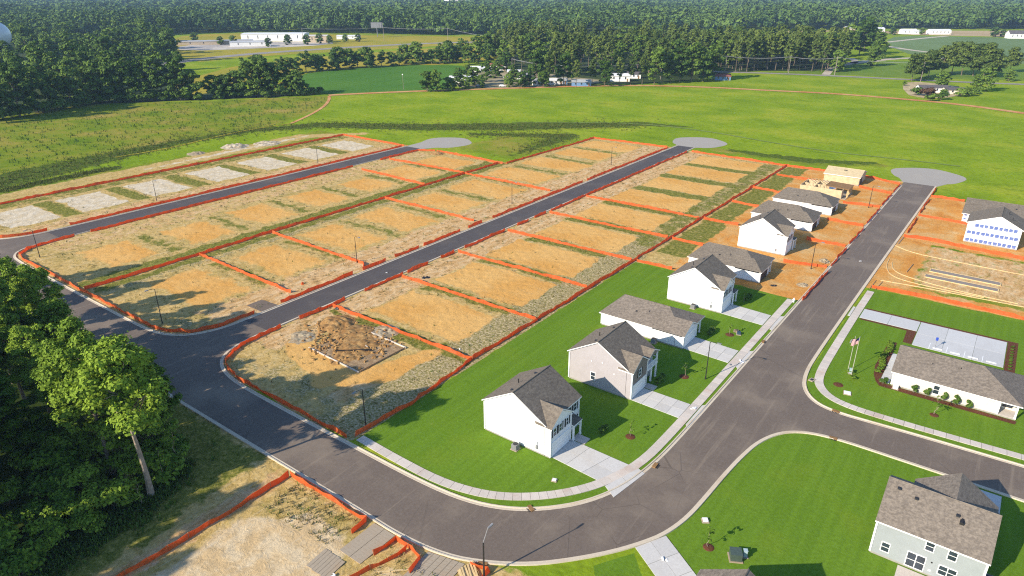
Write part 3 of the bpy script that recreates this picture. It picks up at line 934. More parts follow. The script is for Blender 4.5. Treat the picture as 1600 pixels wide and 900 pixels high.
# ------------------------------------------------------------------ house materials
def siding(name, c):
    n = N(name, 0.55, 0.35)
    x = n.n('ShaderNodeTexWave', wave_type='BANDS', bands_direction='Z', wave_profile='SAW')
    n.put(x.inputs['Vector'], n.world())
    x.inputs['Scale'].default_value = 1.55
    k = n.vary(c, n.noise(0.9, 3), 0.95, 1.04)
    n.bump(x.outputs[1], 0.35, 0.02)
    return n.col(k)


def shingles(name, c, c2):
    n = N(name, 0.92, 0.15)
    o = n.world()
    rows = n.noise(1.0, 3, 0.7, vec=n.scale(o, (1.3, 1.3, 9)))
    k = n.mix(n.step(n.noise(2.6, 4, 0.75), 0.38, 0.62), c, c2)
    k = n.vary(k, rows, 0.82, 1.18)
    k = n.vary(k, n.noise(0.35, 3), 0.93, 1.07)
    n.bump(n.noise(9, 3, 0.7), 0.4, 0.03)
    return n.col(k)


M['white_siding'] = siding('white_lap_siding', (0.70, 0.705, 0.72))
M['cream_siding'] = siding('cream_lap_siding', (0.66, 0.60, 0.50))
M['beige_siding'] = siding('beige_lap_siding', (0.375, 0.345, 0.35))
M['grey_siding'] = siding('pale_grey_lap_siding', (0.29, 0.312, 0.32))
M['taupe_siding'] = siding('taupe_lap_siding', (0.20, 0.165, 0.145))
M['shingle'] = shingles('weathered_grey_shingles', (0.128, 0.108, 0.088), (0.185, 0.156, 0.122))
M['shingle_brown'] = shingles('brown_grey_shingles', (0.14, 0.118, 0.098), (0.212, 0.178, 0.144))
M['trim'] = plain('white_painted_trim', (0.80, 0.79, 0.77), 0.45, 0.4, 0.04)
M['dark_trim'] = plain('black_painted_shutter', (0.03, 0.032, 0.038), 0.5)
M['found'] = plain('foundation_concrete', (0.30, 0.28, 0.25), 0.9)
M['glass'] = plain('dark_window_glass', (0.03, 0.04, 0.055), 0.08, 0.8, 0.3, 0.7)
M['metal'] = plain('grey_sheet_metal', (0.20, 0.20, 0.21), 0.5, 0.5)
M['black'] = plain('black_coated_metal', (0.022, 0.021, 0.022), 0.5, 0.4)
M['osb'] = plain('tan_sheathing_board', (0.50, 0.39, 0.24), 0.85, 0.2, 0.14, 1.2)
M['lumber'] = plain('fresh_sawn_lumber', (0.60, 0.44, 0.22), 0.8, 0.2, 0.16, 2)
M['ply_dark'] = plain('brown_wet_plywood', (0.24, 0.135, 0.055), 0.85, 0.2, 0.2, 1.5)
M['wrap'] = plain('white_house_wrap', (0.66, 0.68, 0.72), 0.5, 0.3, 0.05)
M['wrap_print'] = plain('blue_wrap_print', (0.07, 0.12, 0.34), 0.5, 0.3, 0.2, 4)
M['wrap_grey'] = plain('grey_wrap_print', (0.5, 0.53, 0.6), 0.5, 0.3, 0.1, 4)
M['roof_felt'] = plain('tan_roof_deck', (0.50, 0.40, 0.24), 0.85, 0.15, 0.12, 1.2)
M['mat_white'] = plain('white_plastic', (0.78, 0.78, 0.77), 0.4, 0.4, 0.03)


class House:
    """axis-aligned house: walls, roof slabs, openings, each as parts of one thing"""

    def __init__(s, label, loc, wall, roof='shingle', cat='house', group=None, name='house'):
        s.root = thing(name, label, cat, loc, group)
        s.wm, s.rm = M[wall], M[roof]
        s.walls, s.roof, s.trim, s.found = MB(), MB(), [], MB()

    def gable_x(s, x0, x1, y0, y1, e, r, yr=None, mb=None):
        """walls whose ridge runs along x"""
        yr = (y0 + y1) / 2 if yr is None else yr
        (mb or s.walls).prism([(x0, y0, 0.25), (x0, y1, 0.25), (x0, y1, e), (x0, yr, r), (x0, y0, e)], (x1 - x0, 0, 0))

    def gable_y(s, x0, x1, y0, y1, e, r, xr=None, mb=None):
        xr = (x0 + x1) / 2 if xr is None else xr
        (mb or s.walls).prism([(x0, y0, 0.25), (x0, y0, e), (xr, y0, r), (x1, y0, e), (x1, y0, 0.25)], (0, y1 - y0, 0))

    def slab(s, pts, t=0.17, mb=None):
        """a roof plane given by its upper outline; edges are white fascia"""
        a, b, c = (Vector(p) for p in pts[:3])
        if (b - a).cross(c - a).z < 0: pts = pts[::-1]
        (mb or s.roof).prism(pts, (0, 0, -t), 0, 1)

    def roof_x(s, x0, x1, y0, y1, e, r, yr=None, oy=0.35, ox=0.25):
        yr = (y0 + y1) / 2 if yr is None else yr
        for ye in (y0, y1):
            d = -1 if ye < yr else 1
            m = (r - e) / abs(ye - yr)
            lo = (ye + d * oy, e - m * oy + .2)
            s.slab([(x0 - ox, lo[0], lo[1]), (x1 + ox, lo[0], lo[1]), (x1 + ox, yr, r + .2), (x0 - ox, yr, r + .2)])
        s.roof.tube([(x0 - ox, yr, r + .2), (x1 + ox, yr, r + .2)], 0.09, 6)

    def roof_y(s, x0, x1, y0, y1, e, r, xr=None, ox=0.35, oy=0.25, e1=None):
        xr = (x0 + x1) / 2 if xr is None else xr
        for xe, ee in ((x0, e), (x1, e if e1 is None else e1)):
            d = -1 if xe < xr else 1
            m = (r - ee) / abs(xe - xr)
            lo = (xe + d * ox, ee - m * ox + .2)
            s.slab([(lo[0], y0 - oy, lo[1]), (xr, y0 - oy, r + .2), (xr, y1 + oy, r + .2), (lo[0], y1 + oy, lo[1])])
        s.roof.tube([(xr, y0 - oy, r + .2), (xr, y1 + oy, r + .2)], 0.09, 6)

    def hip(s, x0, x1, y0, y1, e, r, rx0, rx1, yr=None, o=0.4):
        """hip roof with its ridge along x from rx0 to rx1 (rx0 == x0 - o gives a gable there)"""
        yr = (y0 + y1) / 2 if yr is None else yr
        X0, X1, Y0, Y1, z = x0 - o, x1 + o, y0 - o, y1 + o, e + .05
        t = r + .2
        s.slab([(X0, Y0, z), (X1, Y0, z), (rx1, yr, t), (rx0, yr, t)])
        s.slab([(X1, Y1, z), (X0, Y1, z), (rx0, yr, t), (rx1, yr, t)])
        if rx0 > X0 + .01: s.slab([(X0, Y1, z), (X0, Y0, z), (rx0, yr, t)])
        if rx1 < X1 - .01: s.slab([(X1, Y0, z), (X1, Y1, z), (rx1, yr, t)])
        s.roof.tube([(rx0, yr, t), (rx1, yr, t)], 0.08, 6)

    def box(s, x0, x1, y0, y1, h):
        s.walls.box(x0, x1, y0, y1, 0.25, h)

    def base(s, *rects):
        for x0, x1, y0, y1 in rects: s.found.box(x0 + .03, x1 - .03, y0 + .03, y1 - .03, -0.1, 0.28)

    def corner(s, x, y, z0, z1):
        s.trim.append(MB().box(x - .1, x + .1, y - .1, y + .1, z0, z1))

    def done(s):
        s.wall_ob = s.walls.build('wall', s.wm, s.root)
        s.roof_ob = s.roof.build('roof', [s.rm, M['trim']], s.root)
        for t in s.trim: t.build('corner_trim', M['trim'], s.root)
        if s.found.v: s.found.build('foundation', M['found'], s.root)

    # ---- openings; side is '-y', '+y', '+x' or '-x', at is the plane, c the centre along the wall
    def on(s, side, at, c, z, w, h, d0, d1):
        k = 1 if side[0] == '+' else -1
        a, b = at + k * d0, at + k * d1
        if side[1] == 'y': return (c - w / 2, c + w / 2, a, b, z - h / 2, z + h / 2)
        return (a, b, c - w / 2, c + w / 2, z - h / 2, z + h / 2)

    def window(s, side, at, c, z, w=0.95, h=1.5, shutters=0.0, twin=False, frame='trim'):
        o = MB()
        t = .09
        for q in ((c, z + h / 2 - t / 2, w, t), (c, z - h / 2 + t / 2, w, t)):
            o.box(*s.on(side, at, q[0], q[1], q[2], q[3], -.02, .07))
        for dx in (-w / 2 + t / 2, w / 2 - t / 2) + ((0,) if twin else ()):
            o.box(*s.on(side, at, c + dx, z, t, h - 2 * t, -.02, .07))
        o.box(*s.on(side, at, c, z, w - 2 * t, .06, -.02, .055))
        f = o.build('window', M[frame], s.root)
        MB().box(*s.on(side, at, c, z, w - 2 * t, h - 2 * t, -.02, .03)).build('pane', M['glass'], f)
        if shutters:
            for k in (-1, 1):
                MB().box(*s.on(side, at, c + k * (w / 2 + shutters / 2 + .02), z, shutters, h, -.02, .06)).build('shutter', M['dark_trim'], s.root)
        return f

    def garage(s, side, at, c, w, h=2.2, mat='trim', z0=0.1):
        g = MB()
        for i in range(4):
            g.box(*s.on(side, at, c, z0 + (i + .5) * h / 4, w, h / 4 - .03, -.05, .045))
        g.build('garage_door', M[mat], s.root)
        fr = MB()
        fr.box(*s.on(side, at, c - w / 2 - .09, z0 + h / 2, .14, h, -.02, .08)).box(*s.on(side, at, c + w / 2 + .09, z0 + h / 2, .14, h, -.02, .08)).box(*s.on(side, at, c, z0 + h + .09, w + .32, .16, -.02, .08))
        fr.build('door_frame', M['trim'], s.root)

    def door(s, side, at, c, w=1.0, h=2.1, z0=0.2, mat='dark_trim'):
        d = MB().box(*s.on(side, at, c, z0 + h / 2, w, h, -.05, .05)).build('door', M[mat], s.root)
        MB().box(*s.on(side, at, c + w * .38, z0 + h * .48, .06, .14, .05, .11)).build('handle', M['metal'], d)

    def post(s, x, y, z0, z1, r=0.12):
        MB().box(x - r, x + r, y - r, y + r, z0, z1).box(x - r * 1.35, x + r * 1.35, y - r * 1.35, y + r * 1.35, z0, z0 + .18).build('porch_post', M['trim'], s.root)

    def vent(s, x, y, z, r=0.07, h=0.6):
        MB().tube([(x, y, z - .3), (x, y, z + h)], r, 8).build('vent_pipe', M['black'], s.roof_ob)

    def cap(s, x, y, z):
        MB().box(x - .17, x + .17, y - .17, y + .17, z - .1, z + .1).build('roof_vent', M['dark_trim'], s.roof_ob)


def two_storey(label, xf, y0, wall, front, kind, group):
    """gable end to the left, garage under a front gable, porch to the right; xf is the garage front"""
    x0, xm = xf - 11.6, xf - 1.0
    yg, y1, e, r = y0 + 5.2, y0 + 9.0, 5.25, 8.35
    xr = xf - 6.35
    h = House(label, (xf - 6, y0 + 4.5), wall, 'shingle', group=group)
    h.gable_y(x0, xm, y0, y1, e, r, xr)
    h.roof_y(x0, xm, y0, y1, e, r, xr)
    yr = y0 + 2.6
    fr = MB()
    fr.prism([(xm - .05, y0, .25), (xm - .05, yg, .25), (xm - .05, yg, 5.1), (xm - .05, yr, 6.75), (xm - .05, y0, 5.1)], (xf - xm + .05, 0, 0))
    # front gable roof, running back into the main slope
    bx = xf - 5.0
    h.slab([(bx + 2.6, y0 - .3, 5.05), (xf + .3, y0 - .3, 5.05), (xf + .3, yr, 6.98), (bx, yr, 6.98)])
    h.slab([(xf + .3, yg + .3, 5.05), (bx + 2.6, yg + .3, 5.05), (bx, yr, 6.98), (xf + .3, yr, 6.98)])
    h.base((x0, xm, y0, y1), (xm, xf, y0, yg))
    for x, y, t in ((x0, y0, 5.0), (xf, y0, 5.0), (x0, y1, 5.0), (xm, y1, 5.0), (xf, yg, 5.0)): h.corner(x, y, .25, t)
    h.done()
    fr.build('front_wall', M[wall], h.root)
    if front != wall: MB().prism([(xf - .01, y0 + .1, .25), (xf - .01, yg - .1, .25), (xf - .01, yg - .1, 5.1), (xf - .01, yr, 6.7), (xf - .01, y0 + .1, 5.1)], (.035, 0, 0)).build('front_cladding', M[front], h.root)
    h.garage('+x', xf, y0 + 2.55, 4.3)
    MB().prism([(xf - .02, y0 - .1, 5.05), (xf - .02, yg + .1, 5.05), (xf - .02, yr, 6.62)], (.08, 0, 0)).build('gable_board', M['trim' if kind != 'balcony' else 'taupe_siding'], h.root)
    if kind == 'balcony':
        h.window('+x', xf, y0 + 2.6, 3.9, 1.0, 1.4, .35)
        h.window('+x', xm, y0 + 7.2, 4.0, 0.9, 1.6)
        h.door('+x', xm, y0 + 6.2, 1.0)
        # deck with rail over the porch, and a small gable above it
        MB().box(xm, xf + .1, yg, y1 + .1, 2.75, 2.95).build('balcony', M['trim'], h.root)
        rail = MB().box(xf, xf + .08, yg + .05, y1 + .05, 3.8, 3.9).box(xm, xf + .08, y1 - .02, y1 + .06, 3.8, 3.9)
        for k in range(13): rail.box(xf + .01, xf + .06, yg + .1 + k * .3, yg + .15 + k * .3, 2.95, 3.8)
        rail.build('railing', M['trim'], h.root)
        h.post(xf - .05, y1 - .1, .1, 5.0)
        h.post(xf - .05, y1 - .1 - 1.8, .1, 2.75)
        g = MB()
        g.prism([(xf - 2.9, yg - .1, 5.15), (xf + .25, yg - .1, 5.15), (xf + .25, yg + 1.9, 6.2), (xf - 2.6, yg + 1.9, 6.2)], (0, 0, -.15), 0, 1)
        g.prism([(xf + .25, y1 + .35, 5.1), (xf - 2.9, y1 + .35, 5.1), (xf - 2.6, yg + 1.9, 6.2), (xf + .25, yg + 1.9, 6.2)], (0, 0, -.15), 0, 1)
        g.build('porch_roof', [M['shingle'], M['trim']], h.root)
        MB().prism([(xf + .02, yg, 5.0), (xf + .02, y1 + .2, 5.0), (xf + .02, yg + 1.9, 5.98)], (.08, 0, 0)).build('gable_board', M['taupe_siding'], h.root)
        h.window('-y', y0, xf - 7.0, 2.0, .95, 1.5)
    else:
        for yy in (y0 + .95, y0 + 2.4, y0 + 4.2): h.window('+x', xf, yy, 3.95, .85 if yy < y0 + 4 else .7, 1.35, .3)
        for yy in (y0 + 6.4, y0 + 7.9): h.window('+x', xm, yy, 4.05, .9, 1.4, .3)
        h.window('+x', xm, y0 + 8.0, 1.6, .9, 1.5, .28)
        h.door('+x', xm, y0 + 6.2, 1.0)
        MB().prism([(xm, yg + .05, 3.05), (xf + .55, yg + .05, 2.72), (xf + .55, yg + 2.4, 2.72), (xm, yg + 2.4, 3.05)], (0, 0, -.16), 0, 1).build('porch_roof', [M['shingle'], M['trim']], h.root)
        h.post(xf + .35, yg + .3, .1, 2.62)
        h.post(xf + .35, yg + 2.2, .1, 2.62)
    m = (r - e) / (xm - xr)
    h.vent(xr - 1.9, y0 + 3.8, r - m * 1.9 + .2, .075, .65)
    h.cap(xr - .8, y0 + 6.6, r - m * .8 + .25)
    h.cap(xr - 1.0, y0 + 1.0, r - m * 1.0 + .25)
    for dx, z in ((-5.4, 4.9), (-7.4, 4.6), (-3.2, 3.6)):
        MB().box(xf + dx - .09, xf + dx + .09, y0 - .06, y0 + .02, z, z + .16).build('wall_vent', M['trim'], h.root)
    if kind != 'balcony':
        mt = MB().box(xf - 2.4, xf - 2.05, y0 - .16, y0 + .02, .75, 1.35).tube([(xf - 2.2, y0 - .08, 1.3), (xf - 2.2, y0 - .08, 2.0)], .04, 6)
        mt.build('meter_box', M['metal'], h.root)
    return h


def one_storey(label, xf, y0, y1, depth, wall, group, garage_mat='trim', rear_hip=True, front_hip=False, dark=False):
    x0 = xf - depth
    e, r = 2.65, 5.0
    h = House(label, (xf - depth / 2, (y0 + y1) / 2), wall, 'shingle' if dark else 'shingle_brown', group=group)
    xm = xf - 1.6
    yg = y0 + 6.0
    h.box(x0, xm, y0, y1, e)
    h.base((x0, xm, y0, y1), (xm, xf, y0, yg))
    yr = (y0 + y1) / 2
    h.hip(x0, xf - .5, y0, y1, e, r, x0 + 2.3 if rear_hip else x0 - .4, xm - 3.6, yr)
    if front_hip:
        h.box(xm - .05, xf, y0, yg, e)
        h.slab([(xm - 4, y0 - .4, e + .05), (xf + .4, y0 - .4, e + .05), (xf - 2.6, y0 + 3, e + 1.75), (xm - 4, y0 + 3, e + 1.75)])
        h.slab([(xf + .4, yg + .4, e + .05), (xm - 4, yg + .4, e + .05), (xm - 4, y0 + 3, e + 1.75), (xf - 2.6, y0 + 3, e + 1.75)])
        h.slab([(xf + .4, y0 - .4, e + .05), (xf + .4, yg + .4, e + .05), (xf - 2.6, y0 + 3, e + 1.75)])
    else:
        h.walls.prism([(xm - .05, y0, .25), (xm - .05, yg, .25), (xm - .05, yg, e), (xm - .05, y0 + 3, e + 1.55), (xm - .05, y0, e)], (xf - xm + .05, 0, 0))
        h.slab([(xm - 4.5, y0 - .4, e + .06), (xf + .3, y0 - .4, e + .06), (xf + .3, y0 + 3, e + 1.8), (xm - 4.5, y0 + 3, e + 1.8)])
        h.slab([(xf + .3, yg + .4, e + .06), (xm - 3.5, yg + .4, e + .06), (xm - 4.5, y0 + 3, e + 1.8), (xf + .3, y0 + 3, e + 1.8)])
    for x, y in ((x0, y0), (xf, y0), (xf, yg), (xm, y1)): h.corner(x, y, .25, e - .02)
    h.done()
    h.garage('+x', xf, y0 + 2.9, 4.6, 2.15, garage_mat)
    h.door('+x', xm, yg + .9)
    h.window('+x', xm, y1 - 1.6, 1.55, 1.5, 1.4, .3, True)
    h.post(xf - .15, yg + .35, .1, e - .05)
    h.post(xf - .15, yg + 2.0, .1, e - .05)
    h.vent(x0 + 8.6, y0 + 2.6, e + 1.35, .06, .5)
    h.cap(x0 + 6.3, y0 + 2.1, e + 1.2)
    return h


G = 'new houses along the right-hand street'
two_storey('white two-storey house nearest the bottom bend of the road, with grey gable roof', -42.0, 65.7, 'white_siding', 'white_siding', 'shutter', G)
two_storey('beige two-storey house with taupe front and small upper balcony', -39.9, 85.7, 'beige_siding', 'taupe_siding', 'balcony', G)
one_storey('low white house with brown hip roof between the beige and second white two-storey houses', -40.2, 106.5, 116.4, 16.9, 'white_siding', G)
two_storey('white two-storey house standing last on the finished lawns, beside raw clay', -40.1, 125.1, 'white_siding', 'white_siding', 'shutter', G)
one_storey('single-storey pale house with dark garage opening in raw clay, just beyond the last lawn', -39.0, 145.2, 155.6, 16.6, 'white_siding', G, 'dark_trim', True, True, True)
two_storey('white two-storey house standing in raw orange clay', -39.6, 166.0, 'white_siding', 'white_siding', 'shutter', G)
one_storey('single-storey house behind the white house in raw clay, with unfinished front', -39.3, 188.8, 199.4, 16.2, 'white_siding', G, 'dark_trim', True, True, True)
one_storey('farthest shingled house, a long low one before the timber frames', -38.6, 207.0, 217.0, 16.6, 'white_siding', G, 'dark_trim', True, True, True)

# ---- house with bare sheathing, no roof yet
h = House('roofless timber house frame with tan boards and a brown floor deck', (-45, 231), 'osb', 'ply_dark', 'unfinished house', name='unfinished_house')
for x0, x1, y0, y1 in ((-53, -40.4, 227.2, 227.35), (-53, -52.85, 227.35, 236), (-53, -46, 236, 236.15), (-40.55, -40.4, 227.35, 230)): h.walls.box(x0, x1, y0, y1, 0.1, 2.7)
for x0, x1, y0, y1 in ((-49, -48.88, 227.4, 236), (-52.8, -46, 231.5, 231.62)): h.walls.box(x0, x1, y0, y1, 0.1, 2.6)
h.found.box(-53.1, -39.0, 227.1, 237, -.1, .12)
h.wall_ob = h.walls.build('wall', M['osb'], h.root)
h.found.build('foundation', M['slab'], h.root)
MB().prism([(-46, 229.8, 3.0), (-38.9, 229.8, 2.7), (-38.9, 236.6, 2.7), (-46, 236.6, 3.0)], (0, 0, -.2)).build('deck', M['ply_dark'], h.root)
for k in range(9):
    MB().box(-39.2, -39.08, 228.4 + k * .95, 228.52 + k * .95, .1, 2.6).build('stud', M['lumber'], h.root)
for k in range(6):
    x = -51.8 + k * 1.1
    MB().prism([(x, 227.2, 2.7), (x, 231.8, 4.2), (x, 236, 2.7), (x, 236, 2.6), (x, 231.8, 4.05), (x, 227.2, 2.6)], (.06, 0, 0)).build('roof_truss', M['lumber'], h.root)
h.base()
# ---- the sheathed house at the end
h = House('tan board-sheathed house at the far end of the row, with bare roof deck', (-45, 252), 'osb', 'roof_felt', 'unfinished house', name='unfinished_house')
h.gable_x(-50.5, -39.4, 247.3, 257.4, 2.7, 4.1)
h.roof_x(-50.5, -39.4, 247.3, 257.4, 2.7, 4.1, oy=.35, ox=.3)
h.base((-50.5, -39.4, 247.3, 257.4))
h.done()
MB().box(-45.2, -44.2, 250.5, 251.4, 3.5, 3.95).build('roof_opening', M['black'], h.root)
h.garage('+x', -39.4, 250, 4.0, 2.2, 'black')
# ---- wrapped house on the right
h = House('two-storey house wrapped in white sheeting with rows of blue print', (0.5, 210), 'wrap', 'shingle', 'house')
h.gable_y(-5.45, 6.1, 204.6, 215, 5.2, 7.75, 1.1)
h.roof_y(-5.45, 6.1, 204.6, 215, 5.2, 7.75, 1.1)
h.base((-5.45, 6.1, 204.6, 215))
h.done()
for z, n_, a, b in ((0.75, 11, -5.2, 5.9), (2.75, 11, -5.2, 5.9), (4.75, 9, -3.9, 5.4)):
    pr = MB(); pg_ = MB()
    for k in range(n_):
        x = a + (b - a) * (k + .5) / n_
        for dz, ww, hh in ((.27, .84, .24), (-.01, .86, .26), (-.29, .8, .22)):
            pr.box(x - ww / 2 + .03 * math.sin(k * 3), x + ww / 2 - .06 * (k % 3), 204.57, 204.61, z + dz - hh / 2, z + dz + hh / 2)
    for k in range(n_ - 3):
        x = a + 1 + (b - a - 1) * (k + .5) / (n_ - 3)
        if z + 1 < 5.6: pg_.box(x - .22, x + .22, 204.575, 204.61, z + .92, z + 1.08)
    pr.build('printed_lettering', M['wrap_print'], h.root)
    if pg_.v: pg_.build('printed_lettering', M['wrap_grey'], h.root)
h.window('-x', -5.45, 207, 4.0, 1.0, 1.4)
h.vent(2.6, 211, 7.3, .07, .6); h.vent(3.6, 207.5, 6.9, .07, .5)
h = House('low wrapped house half hidden behind the white-and-blue wrapped one', (2, 231), 'wrap', 'shingle', 'house')
h.gable_x(-7.6, 12, 223.4, 238, 2.6, 5.1, 230.6)
h.roof_x(-7.6, 12, 223.4, 238, 2.6, 5.1, 230.6, oy=.5, ox=.4)
h.base((-7.6, 12, 223.4, 238))
h.done()
for z in (0.8, 1.9):
    pr = MB()
    for k in range(6):
        pr.box(-7.3 + k * 1.05, -6.7 + k * 1.05, 223.37, 223.41, z, z + .35)
    pr.build('printed_lettering', M['wrap_print'], h.root)
h.cap(4, 228, 4.6)
# ---- the club house
h = House('long cream single-storey house with brown roof beside the concrete car park', (1, 121), 'cream_siding', 'shingle_brown')
h.walls.box(-7.4, 7.3, 115.4, 126.0, .25, 2.62)
h.walls.box(7.3, 9.6, 117.8, 126.0, .25, 2.62)
h.walls.prism([(-7.4, 115.4, 2.6), (-7.4, 126.0, 2.6), (-7.4, 120.3, 4.95)], (.3, 0, 0))
h.base((-7.4, 9.7, 115.4, 126))
h.hip(-7.4, 9.7, 115.4, 126.0, 2.62, 5.0, -7.8, 4.3, 120.4)
h.corner(-7.4, 115.4, .25, 2.6); h.corner(7.3, 115.4, .25, 2.6)
h.done()
h.post(9.55, 115.55, .2, 2.6)
MB().box(7.3, 9.7, 115.4, 117.8, .25, .3).build('porch_floor', M['walk'], h.root)
MB().box(7.4, 9.7, 115.42, 115.5, 2.45, 2.62).build('porch_beam', M['trim'], h.root)
h.window('-y', 115.4, -1.1, 1.45, .95, 1.6)
h.window('-y', 117.8, 8.4, 1.4, 1.3, 1.5, frame='dark_trim')
for x, y, z in ((-2.6, 118.4, 3.85), (1.3, 118.9, 4.15)): h.vent(x, y, z + .1, .06, .45)
h.cap(1.75, 119.0, 4.35)
h.door('-x', -7.4, 122.5)
h.window('-x', -7.4, 118, 1.5, 1.2, 1.4)
# ---- grey house in the bottom right corner
h = House('pale grey two-storey house in the bottom right corner, its rear windows facing the viewer', (2.7, 78), 'grey_siding', 'shingle_brown')
h.gable_x(-2.6, 8.05, 73.45, 82.6, 4.85, 7.6, 78.0)
h.roof_x(-2.6, 8.05, 73.45, 82.6, 4.85, 7.6, 78.0, oy=.35, ox=.2)
h.gable_y(0.1, 8.0, 79, 83.6, 4.85, 7.55, 4.0)
m_ = (7.2 - 4.85) / 3.95
for k in (-1, 1):
    xe = 4.0 + k * 4.3
    h.slab([(xe, 79.2, 4.84), (xe, 83.9, 4.84), (4.0, 83.9, 7.78), (4.0, 78.0, 7.78)])
h.base((-2.6, 8.05, 73.45, 82.6), (0.1, 8, 82.6, 83.6))
for x in (-2.6, 8.05): h.corner(x, 73.45, .25, 4.85)
h.done()
h.window('-y', 73.45, -1.2, 1.55, .95, 1.35)
h.window('-y', 73.45, 2.8, 3.95, .95, 1.35)
h.window('-y', 73.45, 4.95, 3.85, .95, 1.35)
h.window('-y', 73.45, 4.95, 1.5, 1.8, 1.35, 0, True)
f = h.window('-y', 73.45, 1.9, 1.3, 1.9, 2.05, 0, True)
MB().box(1.95, 2.0, 73.33, 73.4, 1.1, 1.4).build('handle', M['metal'], f)
MB().box(3.3, 3.45, 73.38, 73.47, 1.9, 2.05).build('wall_vent', M['black'], h.root)
MB().box(3.25, 3.5, 73.38, 73.47, .75, .95).build('socket_cover', M['trim'], h.root)
for x, y in ((-1.5, 77.0), (0.35, 76.6), (4.45, 76.4)): h.cap(x, y, 7.75 - abs(78 - y) * .634 + .3)
MB().box(4.75, 5.15, 75.6, 76.2, 6.55, 6.85).box(4.85, 5.05, 75.5, 76.3, 6.8, 6.95).build('roof_vent', M['black'], h.roof_ob)
h.garage('+y', 83.6, 5.9, 4.2)
# ---- only its roof tip shows at the bottom edge
h = House('house of which only the grey roof tip shows at the bottom picture edge', (-11.3, 49.5), 'grey_siding', 'shingle_brown')
h.gable_y(-15.6, -7.0, 45, 54.1, 5.0, 7.65, -11.3)
h.roof_y(-15.6, -7.0, 45, 54.1, 5.0, 7.65, -11.3)
h.base((-15.6, -7.0, 45, 54.1))
h.done()
h.garage('+y', 54.1, -12.6, 4.4)

# ------------------------------------------------------------------ street lamps
def make_lamp():
    r = thing('street_lamp', 'x', 'street lamp', (0, 0, 0), 'black street lamps')
    MB().tube([(0, 0, -.1), (0, 0, .5)], [.14, .11], 8).tube([(0, 0, .5), (0, 0, 7.0)], [.095, .06], 8).build('pole', M['black'], r)
    MB().tube([(0, 0, 6.9), (.25, 0, 7.15), (1.3, 0, 7.25)], .04, 6).build('arm', M['black'], r)
    MB().prism([(1.2, -.12, 7.3), (1.85, -.16, 7.27), (1.85, .16, 7.27), (1.2, .12, 7.3)], (0, 0, -.12)).build('lamp_head', M['metal'], r)
    return r


lamp0 = make_lamp()
for i, (x, y, rz, sc, lab) in enumerate((
        (-126.6, 55.7, -90, 1.04, 'black street lamp standing in straw in the corner lot left of the middle street'),
        (-120.7, 100.6, 0, .92, 'black street lamp beside the left kerb of the middle street, near an orange divider'),
        (-68.2, 55.5, -90, .95, 'black pole lamp at the corner where the excavated lot, green lawn and road meet'),
        (-32.8, 99.0, 0, 1.0, 'black street lamp on the lawn between the beige and the low white house'),
        (-32.0, 161.1, 0, .95, 'street lamp in raw clay beside the nearer white two-storey house under construction'),
        (-31.4, 222.2, 0, .95, 'street lamp in raw clay near the roofless timber frame'),
        (-210.2, 99.1, 0, .92, 'street lamp in front of the second pale sand pad from the left'),
        (-185.7, 56.8, -90, 1.0, 'street lamp at the rounded corner near the left picture edge'),
        (-210.5, 161.4, 0, .9, 'street lamp in front of the far pale sand pads'),
        (-120.1, 162.3, 0, .95, 'street lamp left of the middle street, about halfway along it'),
        (-120.1, 224.5, 0, .95, 'street lamp left of the middle street, nearest its turning circle'))):
    o = lamp0 if i == 0 else copy_tree(lamp0)
    o.location = (x, y, 0); o.rotation_euler.z = R(rz); o.scale = (1, 1, sc); o['label'] = lab
r = thing('street_lamp', 'tall black lamp pole with pale slanting arm by the stacked planks at the bottom', 'street lamp', (-36.2, 43.7, 0), 'black street lamps')
MB().tube([(-36.2, 43.7, -.1), (-36.2, 43.7, 5.2)], [.12, .08], 8).build('pole', M['black'], r)
MB().tube([(-36.2, 43.7, 5.2), (-36.0, 44.3, 6.9)], .06, 6).build('arm', M['metal'], r)
MB().tube([(-36.0, 44.3, 6.85), (-35.9, 45.0, 7.0)], [.12, .15], 8).build('lamp_head', M['metal'], r)

# ------------------------------------------------------------------ air conditioners
def aircon(x, y, label):
    r = thing('air_conditioner', label, 'air conditioner', (x, y, 0), 'air conditioners beside the houses')
    MB().box(x - .55, x + .55, y - .55, y + .55, 0, .1).build('pad', M['slab'], r)
    b = MB().box(x - .42, x + .42, y - .42, y + .42, .1, .92)
    for k in range(8):
        for s_ in (-1, 1):
            b.box(x - .42, x + .42, y + s_ * .42 - .015, y + s_ * .42 + .015, .16 + k * .09, .2 + k * .09)
            b.box(x + s_ * .42 - .015, x + s_ * .42 + .015, y - .42, y + .42, .16 + k * .09, .2 + k * .09)
    b.build('casing', M['metal'], r)
    MB().lathe((x, y, .92), [(.36, 0), (.36, .05), (.30, .06), (.1, .09), (0, .09)], 14).build('fan_grille', M['black'], r)


aircon(-47.2, 64.6, 'grey air conditioner at the gable wall of the white house nearest the road bend')
aircon(-45.5, 105.6, 'dark air conditioner beside the low white hip-roofed house')
aircon(-45.6, 124.1, 'grey air conditioner at the gable wall of the white house at the lawn end')
aircon(8.9, 76.2, 'air conditioner in the shade beside the grey corner house')

